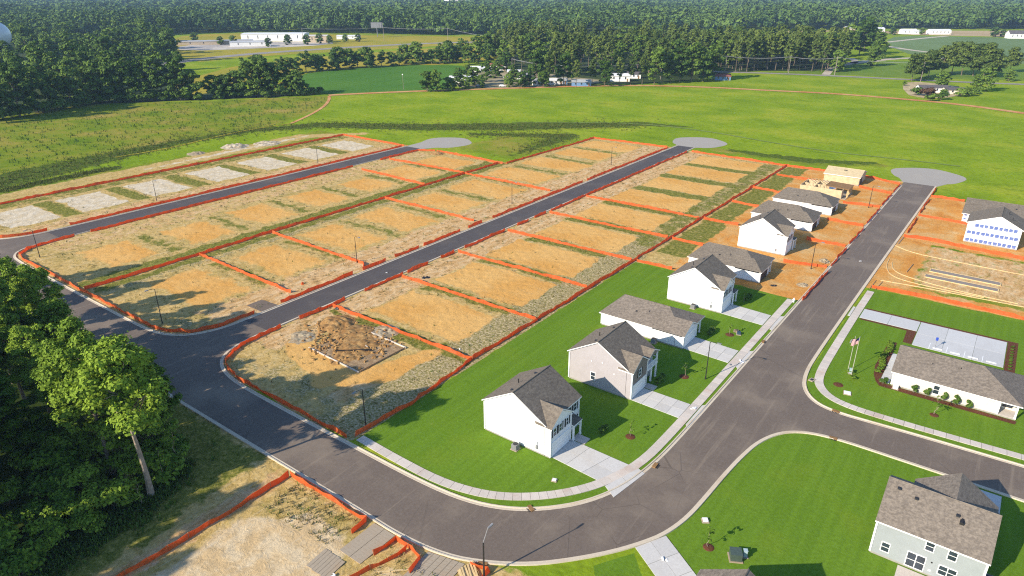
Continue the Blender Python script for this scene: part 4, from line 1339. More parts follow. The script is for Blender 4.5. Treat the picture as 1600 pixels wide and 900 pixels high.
# ------------------------------------------------------------------ foliage meshes
M['leaf_near'] = leaf_mat('broad_leaves', (0.060, 0.125, 0.010), (0.23, 0.33, 0.032), 0.16, 0.12)
M['leaf_mid'] = leaf_mat('woodland_leaves', (0.036, 0.080, 0.013), (0.14, 0.215, 0.030), 0.10, 0.04)
M['leaf_pine'] = leaf_mat('pine_needles', (0.046, 0.080, 0.015), (0.15, 0.195, 0.038), 0.08, 0.04)
M['leaf_young'] = leaf_mat('young_leaves', (0.06, 0.13, 0.012), (0.17, 0.26, 0.03), 0.3, 1.0)
M['leaf_bronze'] = leaf_mat('bronze_leaves', (0.06, 0.035, 0.022), (0.14, 0.08, 0.045), 0.2, 0.3)
BK = N('bark', 0.95, 0.1)
M['bark'] = BK.col(BK.vary((0.17, 0.135, 0.10), BK.noise(1.0, 4, 0.7, vec=BK.scale(BK.obj(), (6, 6, 1.2))), 0.6, 1.3))
M['bark_pale'] = plain('pale_bark', (0.30, 0.24, 0.18), 0.9, 0.1, 0.3, 2)


def cards(cen, nrm, size, rg, aspect=0.62):
    """leaf-shaped four-cornered faces at cen, facing roughly along nrm"""
    n_ = len(cen)
    u = rg.normal(size=(n_, 3))
    u -= nrm * (u * nrm).sum(1, keepdims=True)
    u /= np.linalg.norm(u, axis=1, keepdims=True) + 1e-9
    v = np.cross(nrm, u)
    s_ = (size * rg.uniform(.65, 1.35, n_))[:, None]
    bend = nrm * s_ * .18
    vs = np.stack([cen - u * s_, cen + v * s_ * aspect + bend, cen + u * s_, cen - v * s_ * aspect + bend], 1)
    return vs.reshape(-1, 3), np.arange(n_ * 4).reshape(-1, 4)


def crown_points(rg, clumps, per, spread=1.0):
    """clumps: list of (x, y, z, r); leaves lie over each clump, thicker on its upper side"""
    cs, ns = [], []
    for (x, y, z, r_) in clumps:
        k = max(4, int(per * r_ ** 2))
        d = rg.normal(size=(k, 3))
        d /= np.linalg.norm(d, axis=1, keepdims=True)
        d[:, 2] = np.where(d[:, 2] < -0.25, -d[:, 2] * .6, d[:, 2])
        rad = r_ * rg.uniform(.25, 1.0, k) ** .45 * (1 + .22 * rg.normal(size=k))
        cs.append(np.array([x, y, z]) + d * rad[:, None] * np.array([1, 1, .72]) * spread)
        q = d + np.array([0, 0, .45]) + rg.normal(size=(k, 3)) * .42
        ns.append(q / np.linalg.norm(q, axis=1, keepdims=True))
    return np.concatenate(cs), np.concatenate(ns)


def limb(mb, a, b, r0, r1, rg, n=5, seg=4, sag=0.0):
    pts, rad = [], []
    a, b = np.array(a, float), np.array(b, float)
    L = np.linalg.norm(b - a)
    for i in range(seg + 1):
        t = i / seg
        p = a + (b - a) * t + (rg.normal(size=3) * L * .035 if 0 < i < seg else 0)
        p[2] += sag * math.sin(math.pi * t) * L
        pts.append(tuple(p)); rad.append(r0 + (r1 - r0) * t)
    mb.tube(pts, rad, n, cap=False)
    return pts


def tree_mesh(seed, h, rad, base, nclump, per, leaf, kind='broad', trunk_r=0.3, leafmat=None, bark=None, lob=1.0):
    """returns (trunk mesh, crown mesh); base = height where the crown starts"""
    rg = np.random.default_rng(seed)
    mb = MB()
    lean = rg.normal(size=2) * h * .02
    tp = [(lean[0] * t + rg.normal() * .12 * (0 < t < 1), lean[1] * t + rg.normal() * .12 * (0 < t < 1), h * t * .93) for t in np.linspace(0, 1, 7)]
    tp[0] = (0, 0, -.3)
    mb.tube(tp, [trunk_r * (1.25 if i == 0 else 1) * (1 - .86 * i / 6) for i in range(7)], 8, cap=False)
    clumps = []
    for i in range(nclump):
        t = (i + rg.uniform(0, 1)) / nclump
        if kind == 'pine':
            z = base + (h - base) * (t ** .8)
            prof = (1 - .75 * t ** 1.6) * (0.55 + .45 * min(1, t * 4))
            rr = rad * prof * rg.uniform(.35, 1.0)
            cr = rad * rg.uniform(.26, .44) * (1 - .35 * t)
        elif kind == 'cone':
            z = base + (h - base) * t
            rr = rad * (1 - t) ** .8 * rg.uniform(.3, .9)
            cr = rad * rg.uniform(.3, .5) * (1.05 - .7 * t)
        else:
            nl = max(4, nclump // 7)
            if i == 0:
                lobes = []
                for q in range(nl):
                    tq = (q + .5) / nl
                    an = q * 2.4 + rg.uniform(-.5, .5)
                    rq = rad * .62 * math.sin(math.pi * min(.95, .22 + .75 * tq)) * rg.uniform(.75, 1.15)
                    lobes.append((rq * math.cos(an), rq * math.sin(an), base + (h - base) * (.14 + .76 * tq), lob * rad * rg.uniform(.34, .52)))
            lx, ly, lz, lr = lobes[i % nl]
            dv = rg.normal(size=3); dv /= np.linalg.norm(dv)
            z = min(h - .2, max(base, lz + dv[2] * lr * 1.05 + lr * .2))
            cr = lr * rg.uniform(.36, .66)
            cx, cy = lx + dv[0] * lr * .85, ly + dv[1] * lr * .85
            clumps.append((lean[0] * z / h + cx, lean[1] * z / h + cy, z - cr * .3, cr))
            if i % 2 == 0:
                z0 = max(base * .8, lz - lr * 1.3)
                k = min(1, z0 / (h * .93))
                limb(mb, (lean[0] * k, lean[1] * k, z0), (clumps[-1][0], clumps[-1][1], z - cr * .3), trunk_r * .34 * (1 - .6 * t), trunk_r * .06, rg, 4, 3, .04)
            continue
        a = i * 2.39996 + rg.uniform(-.7, .7)
        cx, cy = lean[0] * z / h + rr * math.cos(a), lean[1] * z / h + rr * math.sin(a)
        clumps.append((cx, cy, z - cr * .4, cr))
        if i % 2 == 0 or kind == 'pine':
            z0 = max(base * .75, z - rr * (.25 if kind == 'pine' else .85))
            k = z0 / (h * .93)
            limb(mb, (lean[0] * k, lean[1] * k, z0), (cx, cy, z - cr * .3), trunk_r * .38 * (1 - .6 * t), trunk_r * .06, rg, 4, 3, .04)
    tm = bpy.data.meshes.new('trunk')
    tm.from_pydata(mb.v, [], mb.f)
    tm.materials.append(bark or M['bark'])
    c, nr = crown_points(rg, clumps, per)
    v, q = cards(c, nr, leaf, rg)
    cm = np_mesh('crown', v, q, leafmat or M['leaf_mid'])
    return tm, cm


def plant(name, label, cat, mesh, loc, rz, sc, group=None, parts=('trunk', 'crown'), szs=None):
    r = thing(name, label, cat, loc, group)
    r.rotation_euler.z = rz
    r.scale = (sc, sc, sc * (szs or 1))
    for nm, me in zip(parts, mesh):
        o = bpy.data.objects.new(nm, me)
        COL.objects.link(o)
        o.parent = r
    return r


# saplings in mulch rings, shrubs
sap = [tree_mesh(300 + i, 2.8, .62, .9, 14, 300, .13, trunk_r=.035, leafmat=M['leaf_young'], bark=M['bark_pale']) for i in range(3)]
for i, (x, y, sc, lab, ring) in enumerate((
        (-35.4, 77.0, 1.05, 'staked sapling on the lawn in front of the white house nearest the road bend', 1),
        (-36.0, 97.6, 1.0, 'sapling in the shade in front of the beige house', 1),
        (-35.3, 117.2, .95, 'thin sapling in a mulch ring on the lawn of the low white house', 1),
        (-38.2, 133.2, .95, 'sapling at the shaded edge of the last lawn before raw clay', 0),
        (-17.9, 63.0, 1.2, 'sapling on the lower right lawn beside the green utility box', 1),
        (-0.4, 109.8, 1.25, 'yellow-green sapling in front of the club house shrubs', 1))):
    plant('sapling', lab, 'sapling', sap[i % 3], (x, y, 0), i * 1.3, sc, 'young trees on the lawns')
    if ring:
        m_ = MB().lathe((x, y, 0), [(.75 + .1 * math.sin(i), .0), (.55, .07), (.25, .12), (0, .12)], 14).build('mulch_ring', M['mulch'])
        tag(m_, kind='structure')
m_ = MB().lathe((-14.4, 110.4, 0), [(.8, 0), (.5, .06), (0, .1)], 14).build('mulch_ring', M['mulch']); tag(m_, kind='structure')


def shrub_mesh(seed, r_, h, per, leaf, mat):
    rg = np.random.default_rng(seed)
    cl = [(r_ * .55 * math.cos(a), r_ * .55 * math.sin(a), h * (.3 + .5 * ((i * .37) % 1)), r_ * .55) for i, a in enumerate(np.arange(8) * 2.4)]
    mb = MB()
    for c in cl: limb(mb, (0, 0, -.05), (c[0], c[1], c[2]), .03 * r_, .008, rg, 4, 2)
    sm = bpy.data.meshes.new('stems'); sm.from_pydata(mb.v, [], mb.f); sm.materials.append(M['bark'])
    c, nr = crown_points(rg, cl, per / r_ ** 2 * 3)
    v, q = cards(c, nr, leaf, rg)
    return sm, np_mesh('foliage', v, q, mat)


shr = [shrub_mesh(400 + i, .5, 1.25, 150, .13, M['leaf_mid']) for i in range(3)]
for i, (x, lab) in enumerate(((-4.0, 'shrub against the club house wall, leftmost of the five'), (-2.2, 'shrub just left of the club house window'), (0.2, 'shrub just right of the club house window'), (1.9, 'second shrub from the right at the club house wall'), (3.6, 'shrub nearest the covered porch of the club house'))):
    plant('shrub', lab, 'shrub', shr[i % 3], (x, 114.85, 0), i, .85 + .08 * math.sin(i * 3), 'shrubs along the club house', ('stems', 'foliage'), 1.75)
low = [shrub_mesh(420 + i, .5, .6, 45, .10, M['leaf_young']) for i in range(2)]
for i in range(11):
    plant('shrub', 'low yellow-green shrub in the mulch strip at the left end of the club house', 'shrub', low[i % 2], (-10.0 + .25 * math.sin(i), 118.6 + i * 1.25, 0), i, 1.1, 'low shrubs at the club house end', ('stems', 'foliage'))
plant('shrub', 'dark round shrub at the front left corner of the club house', 'shrub', shr[1], (-8.5, 115.0, 0), 1, 1.15, None, ('stems', 'foliage'))
for i in range(9):
    plant('shrub', 'tiny dark shrub in the mulch strip right of the car park', 'shrub', low[i % 2], (8.1, 133 + i * 1.25, 0), i, .6, 'tiny shrubs right of the car park', ('stems', 'foliage'))
for i, (x, y, lab) in enumerate(((-39.2, 75.2, 'dark shrub at the right front corner of the white house nearest the road bend'), (-38.6, 92.8, 'shrub beneath the balcony of the beige house'), (-38.4, 114.8, 'dark shrub by the porch of the low white house'), (-38.0, 134.4, 'dark shrub by the porch of the white house at the lawn end'))):
    for k in range(3 if i else 2):
        plant('shrub', lab + (', first' if k == 0 else ', second' if k == 1 else ', third'), 'shrub', shr[(i + k) % 3], (x, y + k * .9, 0), i + k, .95, 'shrubs at the house fronts', ('stems', 'foliage'))

# ------------------------------------------------------------------ boxes, signs, drains
def utility(x, y, rz, label, col, w_=.75, h_=.8):
    r = thing('utility_box', label, 'utility box', (x, y, 0))
    MB().rbox((x, y), rz, w_ + .15, w_ + .15, 0, .1).build('pad', M['slab'], r)
    MB().rbox((x, y), rz, w_, w_, .1, h_).build('cabinet', col, r)
    MB().rbox((x, y), rz, w_ + .04, w_ + .04, h_, h_ + .06).build('lid', col, r)


M['box_green'] = plain('dark_green_painted_steel', (0.06, 0.085, 0.07), 0.5, 0.4)
M['box_teal'] = plain('pale_teal_plastic', (0.35, 0.45, 0.47), 0.5, 0.4)
utility(-14.8, 63.2, .5, 'dark green utility box on the lower right lawn', M['box_green'], .62, 1.0)
utility(-14.0, 64.1, .5, 'slim pale pedestal behind the green utility box on the lower right lawn', M['box_teal'], .2, .95)
utility(-19.9, 66.9, .6, 'small white meter box by the kerb on the lower right lawn', M['mat_white'], .28, .22)
utility(-34.0, 118.3, .3, 'small dark blue box on the lawn of the low white house', plain('dark_blue_plastic', (.03, .06, .10)), .3, .5)
utility(-34.8, 119.3, .3, 'flat tan box beside the dark blue box on the lawn', M['stake'], .35, .2)
utility(-39.0, 62.2, .3, 'tiny white box in the lawn by the near sidewalk', M['mat_white'], .22, .12)
utility(-12.6, 108.4, .2, 'flat white box on the club house lawn by the sidewalk', M['mat_white'], .45, .12)
utility(-6.6, 114.7, 0, 'white box in the mulch at the club house wall', M['mat_white'], .35, .5)
utility(-13.7, 115.4, .4, 'pale blue pedestal beside the two flagpoles', M['box_teal'], .16, .95)


def drain(x, y, rz, label):
    r = thing('storm_drain', label, 'storm drain', (x, y, 0), 'kerb drains')
    MB().rbox((x, y), rz, .55, .26, .03, .175).build('hood', M['ply_dark'], r)
    g = MB()
    for k in range(5): g.rbox((x + math.cos(rz) * (-.4 + k * .2) + math.sin(rz) * .3, y + math.sin(rz) * (-.4 + k * .2) - math.cos(rz) * .3), rz, .06, .25, .05, .075)
    g.build('grate', M['black'], r)


drain(-38.4, 55.9, -.42, 'rusty kerb drain on the inner side of the road bend')
drain(-37.6, 45.2, .5, 'dark kerb drain on the outer side of the road bend')
drain(-12.8, 101.8, 0, 'rusty kerb drain in front of the club house lawn')
drain(-11.4, 94.2, .05, 'rusty kerb drain at the top of the lower right lawn')
drain(-29.55, 73.0, 1.6, 'kerb drain beside the driveway of the white house nearest the bend')
drain(-29.3, 118.0, 1.6, 'kerb drain beside the lawn of the low white house')
m_ = MB().rbox((-18.3, 109.2), 1.3, .55, .4, .03, .17).build('lid', M['slab'])
r = thing('inspection_cover', 'square inspection cover with dark grate at the rounded sidewalk corner by the club house', 'inspection cover', (-18.3, 109.2, 0))
m_.location = (18.3, -109.2, 0); m_.parent = r
MB().rbox((-18.3, 109.2), 1.3, .3, .22, .17, .19).build('grate', M['black'], r)


def debris(x, y, s_, label, mat, name='rubbish', cat='rubbish'):
    rg = np.random.default_rng(int(abs(x * 100 + y)))
    mb = MB()
    for k in range(4):
        a = rg.uniform(0, 3.1); c = rg.normal(size=2) * s_ * .35
        mb.rbox((x + c[0], y + c[1]), a, s_ * rg.uniform(.2, .42), s_ * rg.uniform(.08, .2), 0.06 + .03 * k, .09 + .05 * k)
    o = mb.build(name, mat)
    o.location = (0, 0, 0)
    return tag(o, label, cat)


debris(-30.6, 89.5, .7, 'white plastic bag litter where the beige house driveway meets the sidewalk', M['mat_white'])
debris(-29.9, 108.4, .8, 'crumpled white sheet on the driveway apron of the low white house', M['mat_white'])
debris(-31.2, 106.2, .5, 'small dark and white rubbish on the sidewalk before the low white house', M['metal'])
debris(-21.2, 58.0, .5, 'pale scrap lying on the lower driveway by the kerb', M['mat_white'])
debris(-50.0, 33.9, .6, 'pale scraps beside the near orange fence at the bottom edge', M['mat_white'])
debris(-72.6, 82.3, .3, 'white scrap on the lawn behind the houses', M['mat_white'])
debris(-110.0, 100.0, .35, 'small pale scrap on the middle street', M['mat_white'])
debris(-24.0, 173.0, .5, 'white scrap on the right-hand street', M['mat_white'])


def hydrant(x, y, label):
    r = thing('fire_hydrant', label, 'fire hydrant', (x, y, 0))
    MB().lathe((x, y, 0), [(.2, 0), (.2, .1), (.14, .12), (.14, .62), (.19, .64), (.17, .75), (.06, .86), (0, .88)], 12).build('body', M['mat_white'], r)
    MB().tube([(x - .27, y, .5), (x + .27, y, .5)], .075, 8).build('nozzle', M['mat_white'], r)
    MB().tube([(x, y, .86), (x, y, .97)], .045, 6).build('cap', M['mat_white'], r)


hydrant(-29.9, 139.6, 'white fire hydrant at the end of the lawns, before the dark kerb fence')

# club house flags
def flagpole(x, y, h_, label, c1, c2, big):
    r = thing('flagpole', label, 'flagpole', (x, y, 0), 'twin flagpoles')
    MB().tube([(x, y, 0), (x, y, h_)], [.055, .035], 8).build('pole', plain('pale_pole_metal', (.42, .40, .33), .4, .5), r)
    MB().lathe((x, y, h_), [(0, .12), (.07, .06), (0, 0)][::-1], 8).build('finial', M['metal'], r)
    mb = MB(); nn = 10
    for i in range(nn + 1):
        t = i / nn
        px, py = x + .07 - .95 * t * big, y + .18 * math.sin(t * 8) - .12 * t
        d_ = .55 * t
        mb.v += [(px, py, h_ - .15 - d_), (px - .15, py + .05, h_ - .15 - .6 * big - d_), (px - .2, py + .03, h_ - .15 - 1.25 * big - d_ * 1.15)]
    for i in range(nn):
        for j in (0, 1):
            a = i * 3 + j
            mb.f.append([a, a + 1, a + 4, a + 3]); mb.m.append(0 if (j == 0 and i < 5) else 1)
    mb.build('flag', [c1, c2], r)


n = N('striped_flag_cloth', .7, .2)
wv = n.n('ShaderNodeTexWave', wave_type='BANDS', bands_direction='Z')
n.put(wv.inputs['Vector'], n.world()); wv.inputs['Scale'].default_value = 1.6
M['stripes'] = n.col(n.mix(n.step(wv.outputs[1], .4, .6), (.42, .12, .13), (.52, .45, .45)))
M['navy'] = plain('navy_cloth', (.02, .03, .10), .7)
flagpole(-13.3, 114.3, 7.6, 'taller flagpole with a limp red and white striped flag on the club house lawn', M['navy'], M['stripes'], 1.0)
flagpole(-14.2, 116.2, 6.6, 'shorter flagpole with a small dark flag beside the striped one', M['navy'], M['metal'], .6)
for x, y, lab in ((-13.7, 115.8, 'dark clump of plants between the flagpole feet'), (-12.9, 113.9, 'low dark plants at the foot of the taller flagpole')):
    plant('shrub', lab, 'shrub', low[0], (x, y, 0), 0, 1.1, None, ('stems', 'foliage'))

# car park fittings
M['sign_blue'] = plain('blue_sign_face', (.03, .07, .38), .5)
r = thing('parking_sign', 'blue parking sign on a thin post in the club house car park', 'sign', (-3.3, 134.4, 0))
MB().tube([(-3.3, 134.4, 0), (-3.3, 134.4, 2.1)], .03, 6).build('post', M['metal'], r)
MB().box(-3.5, -3.1, 134.36, 134.39, 1.5, 2.15).build('sign_face', M['sign_blue'], r)
for i in range(4):
    x = -4.2 + i * 2.75
    l_ = MB().box(x - .05, x + .05, 133.3, 136.0, .07, .072).build('painted_line', M['mat_white'])
    tag(l_, kind='structure')
    if i < 4:
        b = MB().prism([(x + .6, 133.9, .18), (x + 2.1, 133.9, .18), (x + 2.1, 134.15, .18), (x + .6, 134.15, .18)], (0, 0, -.11))
        o = b.build('wheel_stop', M['mat_white'])
        tag(o, ('white concrete wheel stop nearest the car park sign', 'second white wheel stop from the car park sign', 'third white wheel stop from the car park sign', 'white wheel stop farthest from the car park sign')[i], 'wheel stop', 'wheel stops in the car park')

# ------------------------------------------------------------------ building-site things
def plank_line(label, pts, w_=.12, h_=.12, mat='lumber', name='form_board', cat='form board', group=None):
    line = resample(pts, 2.4)
    mb = MB()
    for a, b in zip(line[:-1], line[1:]):
        c = ((a[0] + b[0]) / 2, (a[1] + b[1]) / 2)
        mb.rbox(c, math.atan2(b[1] - a[1], b[0] - a[0]), math.hypot(b[0] - a[0], b[1] - a[1]) / 2 - .015, w_ / 2, 0, h_)
    return tag(mb.build(name, M[mat]), label, cat, group)


M['strip'] = plain('grey_strip_concrete', (.235, .20, .175), .9, .1)
GB = 'formwork boards of the two lots'
plank_line('pale board line along the near edge of the excavated slab', [(-95.2, 66.3), (-81.2, 65.7)], .16, .25, 'walk', group=GB)
plank_line('pale board line along the far edge of the excavated slab', [(-91.6, 77.2), (-80.9, 76.8)], .16, .25, 'walk', group=GB)
plank_line('dark board edge on the lawn side of the excavated slab', [(-81.0, 76.6), (-81.2, 66.0)], .1, .3, 'stake', group=GB)
plank_line('short pale board lying inside the excavated slab', [(-88.6, 73.2), (-86.4, 72.6)], .16, .3, 'walk', group=GB)
plank_line('thin dark board across the soil heaps', [(-90, 68), (-85.0, 72.4)], .07, .5, 'black', group=GB)
plank_line('curving lumber form around the lot with two grey strips, upper arm', chaikin([(-19.0, 190.5), (-15, 187.3), (-8, 186.6), (10, 186)], 2), group=GB, w_=.18)
plank_line('curving lumber form sweeping along the near side of the lot with two grey strips', chaikin([(-17.5, 177), (-16.5, 171.5), (-12.7, 168.6), (-2.5, 166.6), (8, 166.4)], 2), group=GB, w_=.16)
plank_line('straight lumber form from the sidewalk end into the lot with two grey strips', [(-17.5, 163.2), (-9, 164.2), (9, 165.2), (20, 165.8)], group=GB, w_=.18)
plank_line('curved lumber form on the street side of the lot with two grey strips', chaikin([(-18.5, 180), (-18.2, 173), (-16, 167), (-10, 165.5), (2, 165.8)], 2), group=GB, w_=.12)
plank_line('dark lumber at the kerb by the wrapped house lot', [(-18.6, 192), (-18.4, 199)], .25, .15, 'stake', group=GB)
plank_line('long dark board lying across the tan soil near the grey strips', [(-13.6, 172), (-13.2, 178.4)], .12, .2, 'stake', group=GB)
plank_line('board form of the unfinished sidewalk crossing the clay, left side', [(-17.4, 156.5), (-17.0, 162.5)], .08, .15, 'stake', group=GB)
plank_line('board form of the unfinished sidewalk crossing the clay, right side', [(-18.5, 156.5), (-18.3, 162.5)], .08, .15, 'stake', group=GB)
for y, lab in ((176.6, 'grey concrete strip with lumber edges, farther of the two'), (172.2, 'grey concrete strip with lumber edges, nearer of the two')):
    r = thing('concrete_strip', lab, 'concrete strip', (-2.4, y, 0), 'two concrete strips')
    x0, x1 = (-9.4, 4.4) if y > 175 else (-9.9, 4.2)
    MB().prism([(x0, y - .9, .12), (x1, y - 1.2, .12), (x1, y + 1.0, .12), (x0, y + 1.2, .12)], (0, 0, -.2)).build('slab', M['strip'], r)
    e = MB()
    for a, b in (((x0, y - .9), (x1, y - 1.2)), ((x1, y - 1.2), (x1, y + 1.0)), ((x1, y + 1.0), (x0, y + 1.2)), ((x0, y + 1.2), (x0, y - .9))):
        e.rbox(((a[0] + b[0]) / 2, (a[1] + b[1]) / 2), math.atan2(b[1] - a[1], b[0] - a[0]), math.hypot(b[0] - a[0], b[1] - a[1]) / 2 + .06, .1, 0, .17)
    e.build('form_edge', M['lumber'], r)
def soil(name, c1, c2):
    n_ = N(name, .95, .1)
    n_.bump(n_.noise(4, 5, .7), .6, .08)
    return n_.col(n_.vary(n_.mix(n_.step(n_.noise(.9, 5, .7), .4, .62), c1, c2), n_.noise(3, 5, .7), .7, 1.25))


M['soil'] = soil('dug_soil', (.25, .135, .05), (.37, .225, .09))
M['soil_grey'] = soil('grey_brown_soil', (.26, .20, .13), (.40, .33, .22))
M['soil_pale'] = soil('pale_spoil', (.30, .24, .16), (.52, .45, .33))
M['soil_bed'] = soil('raked_slab_bed', (.25, .165, .09), (.37, .26, .15))
sl = MB().box(-94.8, -81.3, 66.2, 76.6, -.2, .03).build('slab', M['soil_bed'])
r = thing('slab_form', 'flat grey-brown slab bed of the excavated corner lot', 'slab', (-88, 71, 0)); sl.location = (88, -71, 0); sl.parent = r
for x, y, s_, lab, mt in ((-54.5, 36.0, 0, 'rough grey plank mat in the pale sand near the first rough driveway', 'slab'),):
    m_ = MB()
    for k in range(7): m_.rbox((-53.4 + k * .5 - .1, 34.6 + .05 * math.sin(k * 2)), .1, .23, 1.5, .02, .07)
    tag(m_.build('plank_mat', M[mt]), lab, 'plank mat')
# stacked planks at the bottom edge
r = thing('lumber_stack', 'stack of long yellow planks by the kerb at the bottom picture edge', 'lumber stack', (-37.6, 42.6, 0))
q0 = random.Random(3)
for k in range(9):
    a = -.62 + q0.uniform(-.05, .05)
    MB().rbox((-37.7 + k * .06, 41.7 + k * .24), a, 1.9, .1, .05 + .06 * (k % 3), .11 + .06 * (k % 3)).build('plank', M['lumber'], r)
for c, a, l_, lab in (((-45.0, 38.5), .75, 1.9, 'loose pale plank lying on the ground by the near orange fence'), ((-44.4, 37.4), .55, 3.6, 'long loose plank pointing to the second rough driveway')):
    tag(MB().rbox(c, a, l_, .1, .02, .1).build('plank', M['lumber']), lab, 'plank')


def mound(x, y, r_, h_, label, mat, seed, lumps=60, name='soil_heap'):
    rg = np.random.default_rng(seed)
    g = 40
    vs, fs = [], []
    bumps = [(rg.normal() * r_ * .45, rg.normal() * r_ * .45, r_ * rg.uniform(.14, .34), h_ * rg.uniform(.25, .9)) for _ in range(lumps)]
    for i in range(g + 1):
        for j in range(g + 1):
            u, v = (i / g * 2 - 1) * r_, (j / g * 2 - 1) * r_
            d = math.hypot(u, v) / r_
            z = 0
            for bx, by, br, bh in bumps: z = max(z, bh * math.exp(-((u - bx) ** 2 + (v - by) ** 2) / (br * br)))
            z = z * max(0, 1 - d ** 3) + .06 * math.sin(u * 5 + math.sin(v * 4) * 2) * math.sin(v * 6 + u) * max(0, 1 - d)
            vs.append((x + u, y + v, z - .08 if d < .97 else -.12))
    for i in range(g):
        for j in range(g):
            a = i * (g + 1) + j
            fs.append((a, a + g + 1, a + g + 2, a + 1))
    o = MB().add(vs, fs).build(name, mat)
    o.data.polygons.foreach_set('use_smooth', [True] * len(o.data.polygons))
    return tag(o, label, 'soil heap')


cr_ = np.random.default_rng(44)
mb = MB()
for _ in range(420):
    cx, cy = cr_.normal(-91, 5.0), cr_.normal(72.5, 3.6)
    if not (-103 < cx < -82 and 64 < cy < 79.5): continue
    q = cr_.uniform(.12, .5)
    ring = []
    for k in range(6):
        a = k * 1.047 + cr_.uniform(-.3, .3)
        ring.append((cx + q * cr_.uniform(.6, 1.2) * math.cos(a), cy + q * cr_.uniform(.6, 1.2) * math.sin(a), 0.0))
    zt = q * cr_.uniform(.5, 1.0)
    top = [(cx + (p[0] - cx) * .55, cy + (p[1] - cy) * .55, zt * cr_.uniform(.7, 1.1) + .03) for p in ring]
    mb.add(ring + top, [tuple(range(6, 12))] + [(k, (k + 1) % 6, (k + 1) % 6 + 6, k + 6) for k in range(6)])
tag(mb.build('soil_clods', M['soil']), kind='stuff')
mound(-98.8, 76.0, 4.2, 1.15, 'reddish heap of dug soil at the street side of the excavated lot', M['soil'], 1)
mound(-93.0, 75.0, 4.4, .75, 'lumpy tan soil heap behind the pale board of the excavated lot', M['soil'], 2)
mound(-88.4, 71.8, 5.0, .8, 'tan soil heap in the middle of the excavated slab', M['soil'], 3)
mound(-87.4, 67.8, 3.0, .5, 'low soil heap at the near corner of the excavated slab', M['soil'], 4)
mound(-89.0, 79.0, 3.4, .6, 'ridge of pale spoil along the divider beside the excavation', M['soil_grey'], 5)
mound(-99.8, 68.2, 3.0, .5, 'low grey soil heap left of the excavated slab', M['soil_grey'], 6)
mound(-262, 160, 6, 1.4, 'pale spoil heap with dark shade beyond the long back fence of the pale pads', M['soil_pale'], 7)
mound(-257, 172, 6, 1.2, 'second pale spoil heap beyond the long back fence of the pale pads', M['soil_pale'], 8)
mound(-263, 143, 4, .8, 'small spoil heap at the ditch beyond the long back fence', M['soil_grey'], 9)
mound(-30.6, 168.2, 1.6, .8, 'grey gravel heap by the kerb in the clay yard', M['soil_grey'], 10)
mound(-30.8, 150.0, 1.5, .6, 'small grey heap by the dark kerb fence nearest the lawns', M['soil_grey'], 11)
mound(-185.5, 200.5, 3.2, 1.0, 'clay heap beside the orange fence at the first turning circle', M['soil'], 12)
mound(-47, 240.6, 3.0, .8, 'crumpled white tarpaulin behind the timber frames', M['mat_white'], 13, name='tarpaulin')['category'] = 'tarpaulin'
for i, (x, y, s_, lab) in enumerate(((-101, 103.5, 1.0, 'black plastic heap near the divider fence in the second pad lot'), (-104.5, 81.0, 1.0, 'black drain pipe scrap at the corner of the excavated lot'), (-36, 146, .9, 'dark rubbish heap in the clay yard before the dark garage'), (-120.5, 84.5, .7, 'orange scrap heap beside the gravel entrance left of the middle street'))):
    mound(x, y, s_, .7, lab, M['black'] if i < 3 else M['fabric'], 30 + i, 12, 'debris_heap')['category'] = 'debris'

# ------------------------------------------------------------------ big trees at the lower left
NEAR = [tree_mesh(1, 24, 5.4, 7.0, 90, 190, .25, trunk_r=.36, leafmat=M['leaf_near']),
        tree_mesh(2, 21, 5.0, 5.0, 84, 190, .25, trunk_r=.32, leafmat=M['leaf_near']),
        tree_mesh(3, 26, 5.2, 9.0, 84, 190, .25, trunk_r=.34, leafmat=M['leaf_near']),
        tree_mesh(4, 18, 5.0, 3.0, 84, 190, .25, trunk_r=.28, leafmat=M['leaf_near'])]
HERO = tree_mesh(9, 22, 4.9, 12.5, 96, 170, .24, trunk_r=.40, leafmat=M['leaf_near'], bark=M['bark_pale'])
BUSH = [shrub_mesh(500 + i, 2.2, 4.2, 420, .24, M['leaf_near']) for i in range(3)]
TR = random.Random(21)
plant('leafy_tree', 'tall tree with a long bare pale trunk at the corner of the dark wood', 'tree', HERO, (-79.0, 28.6, 0), 1.0, 1.0)
NH = (24, 21, 26, 18)
spots = [(-87.5, 28, 21), (-93.5, 30, 20.5), (-90.5, 36, 14), (-96.5, 36, 12.5), (-85.5, 33.5, 12), (-103, 36, 10.5), (-110.5, 36, 11.5), (-118, 35.5, 14), (-127, 36, 18.5), (-135, 36, 18), (-146, 36, 18), (-158, 36, 17), (-171, 36, 19),
         (-100.5, 28.5, 16), (-109, 29, 16), (-117, 29, 18), (-125, 29.5, 20), (-100, 21.5, 13), (-107, 22, 15), (-115, 22, 17), (-124, 22, 20),
         (-88, 12, 20), (-92, 8, 19), (-97, 13, 17), (-104, 14, 18), (-112, 14, 19), (-121, 14, 22), (-95, 1, 21), (-102, 4, 22), (-109, 6, 24), (-118, 6, 24), (-98, -3, 25), (-107, -3, 25)]
for i, (x, y, hh) in enumerate(spots):
    k = (0, 2, 1, 0, 2, 3, 1, 0, 2, 1, 0)[i % 11]
    if hh < 16: k = 3
    plant('leafy_tree', 'broad-leaved tree in the dense dark wood at the lower left', 'tree', NEAR[k], (x + TR.uniform(-.8, .8), y + TR.uniform(-.8, .4), 0), TR.uniform(0, 6.3), hh / NH[k] * TR.uniform(.95, 1.03), 'trees of the lower left wood')
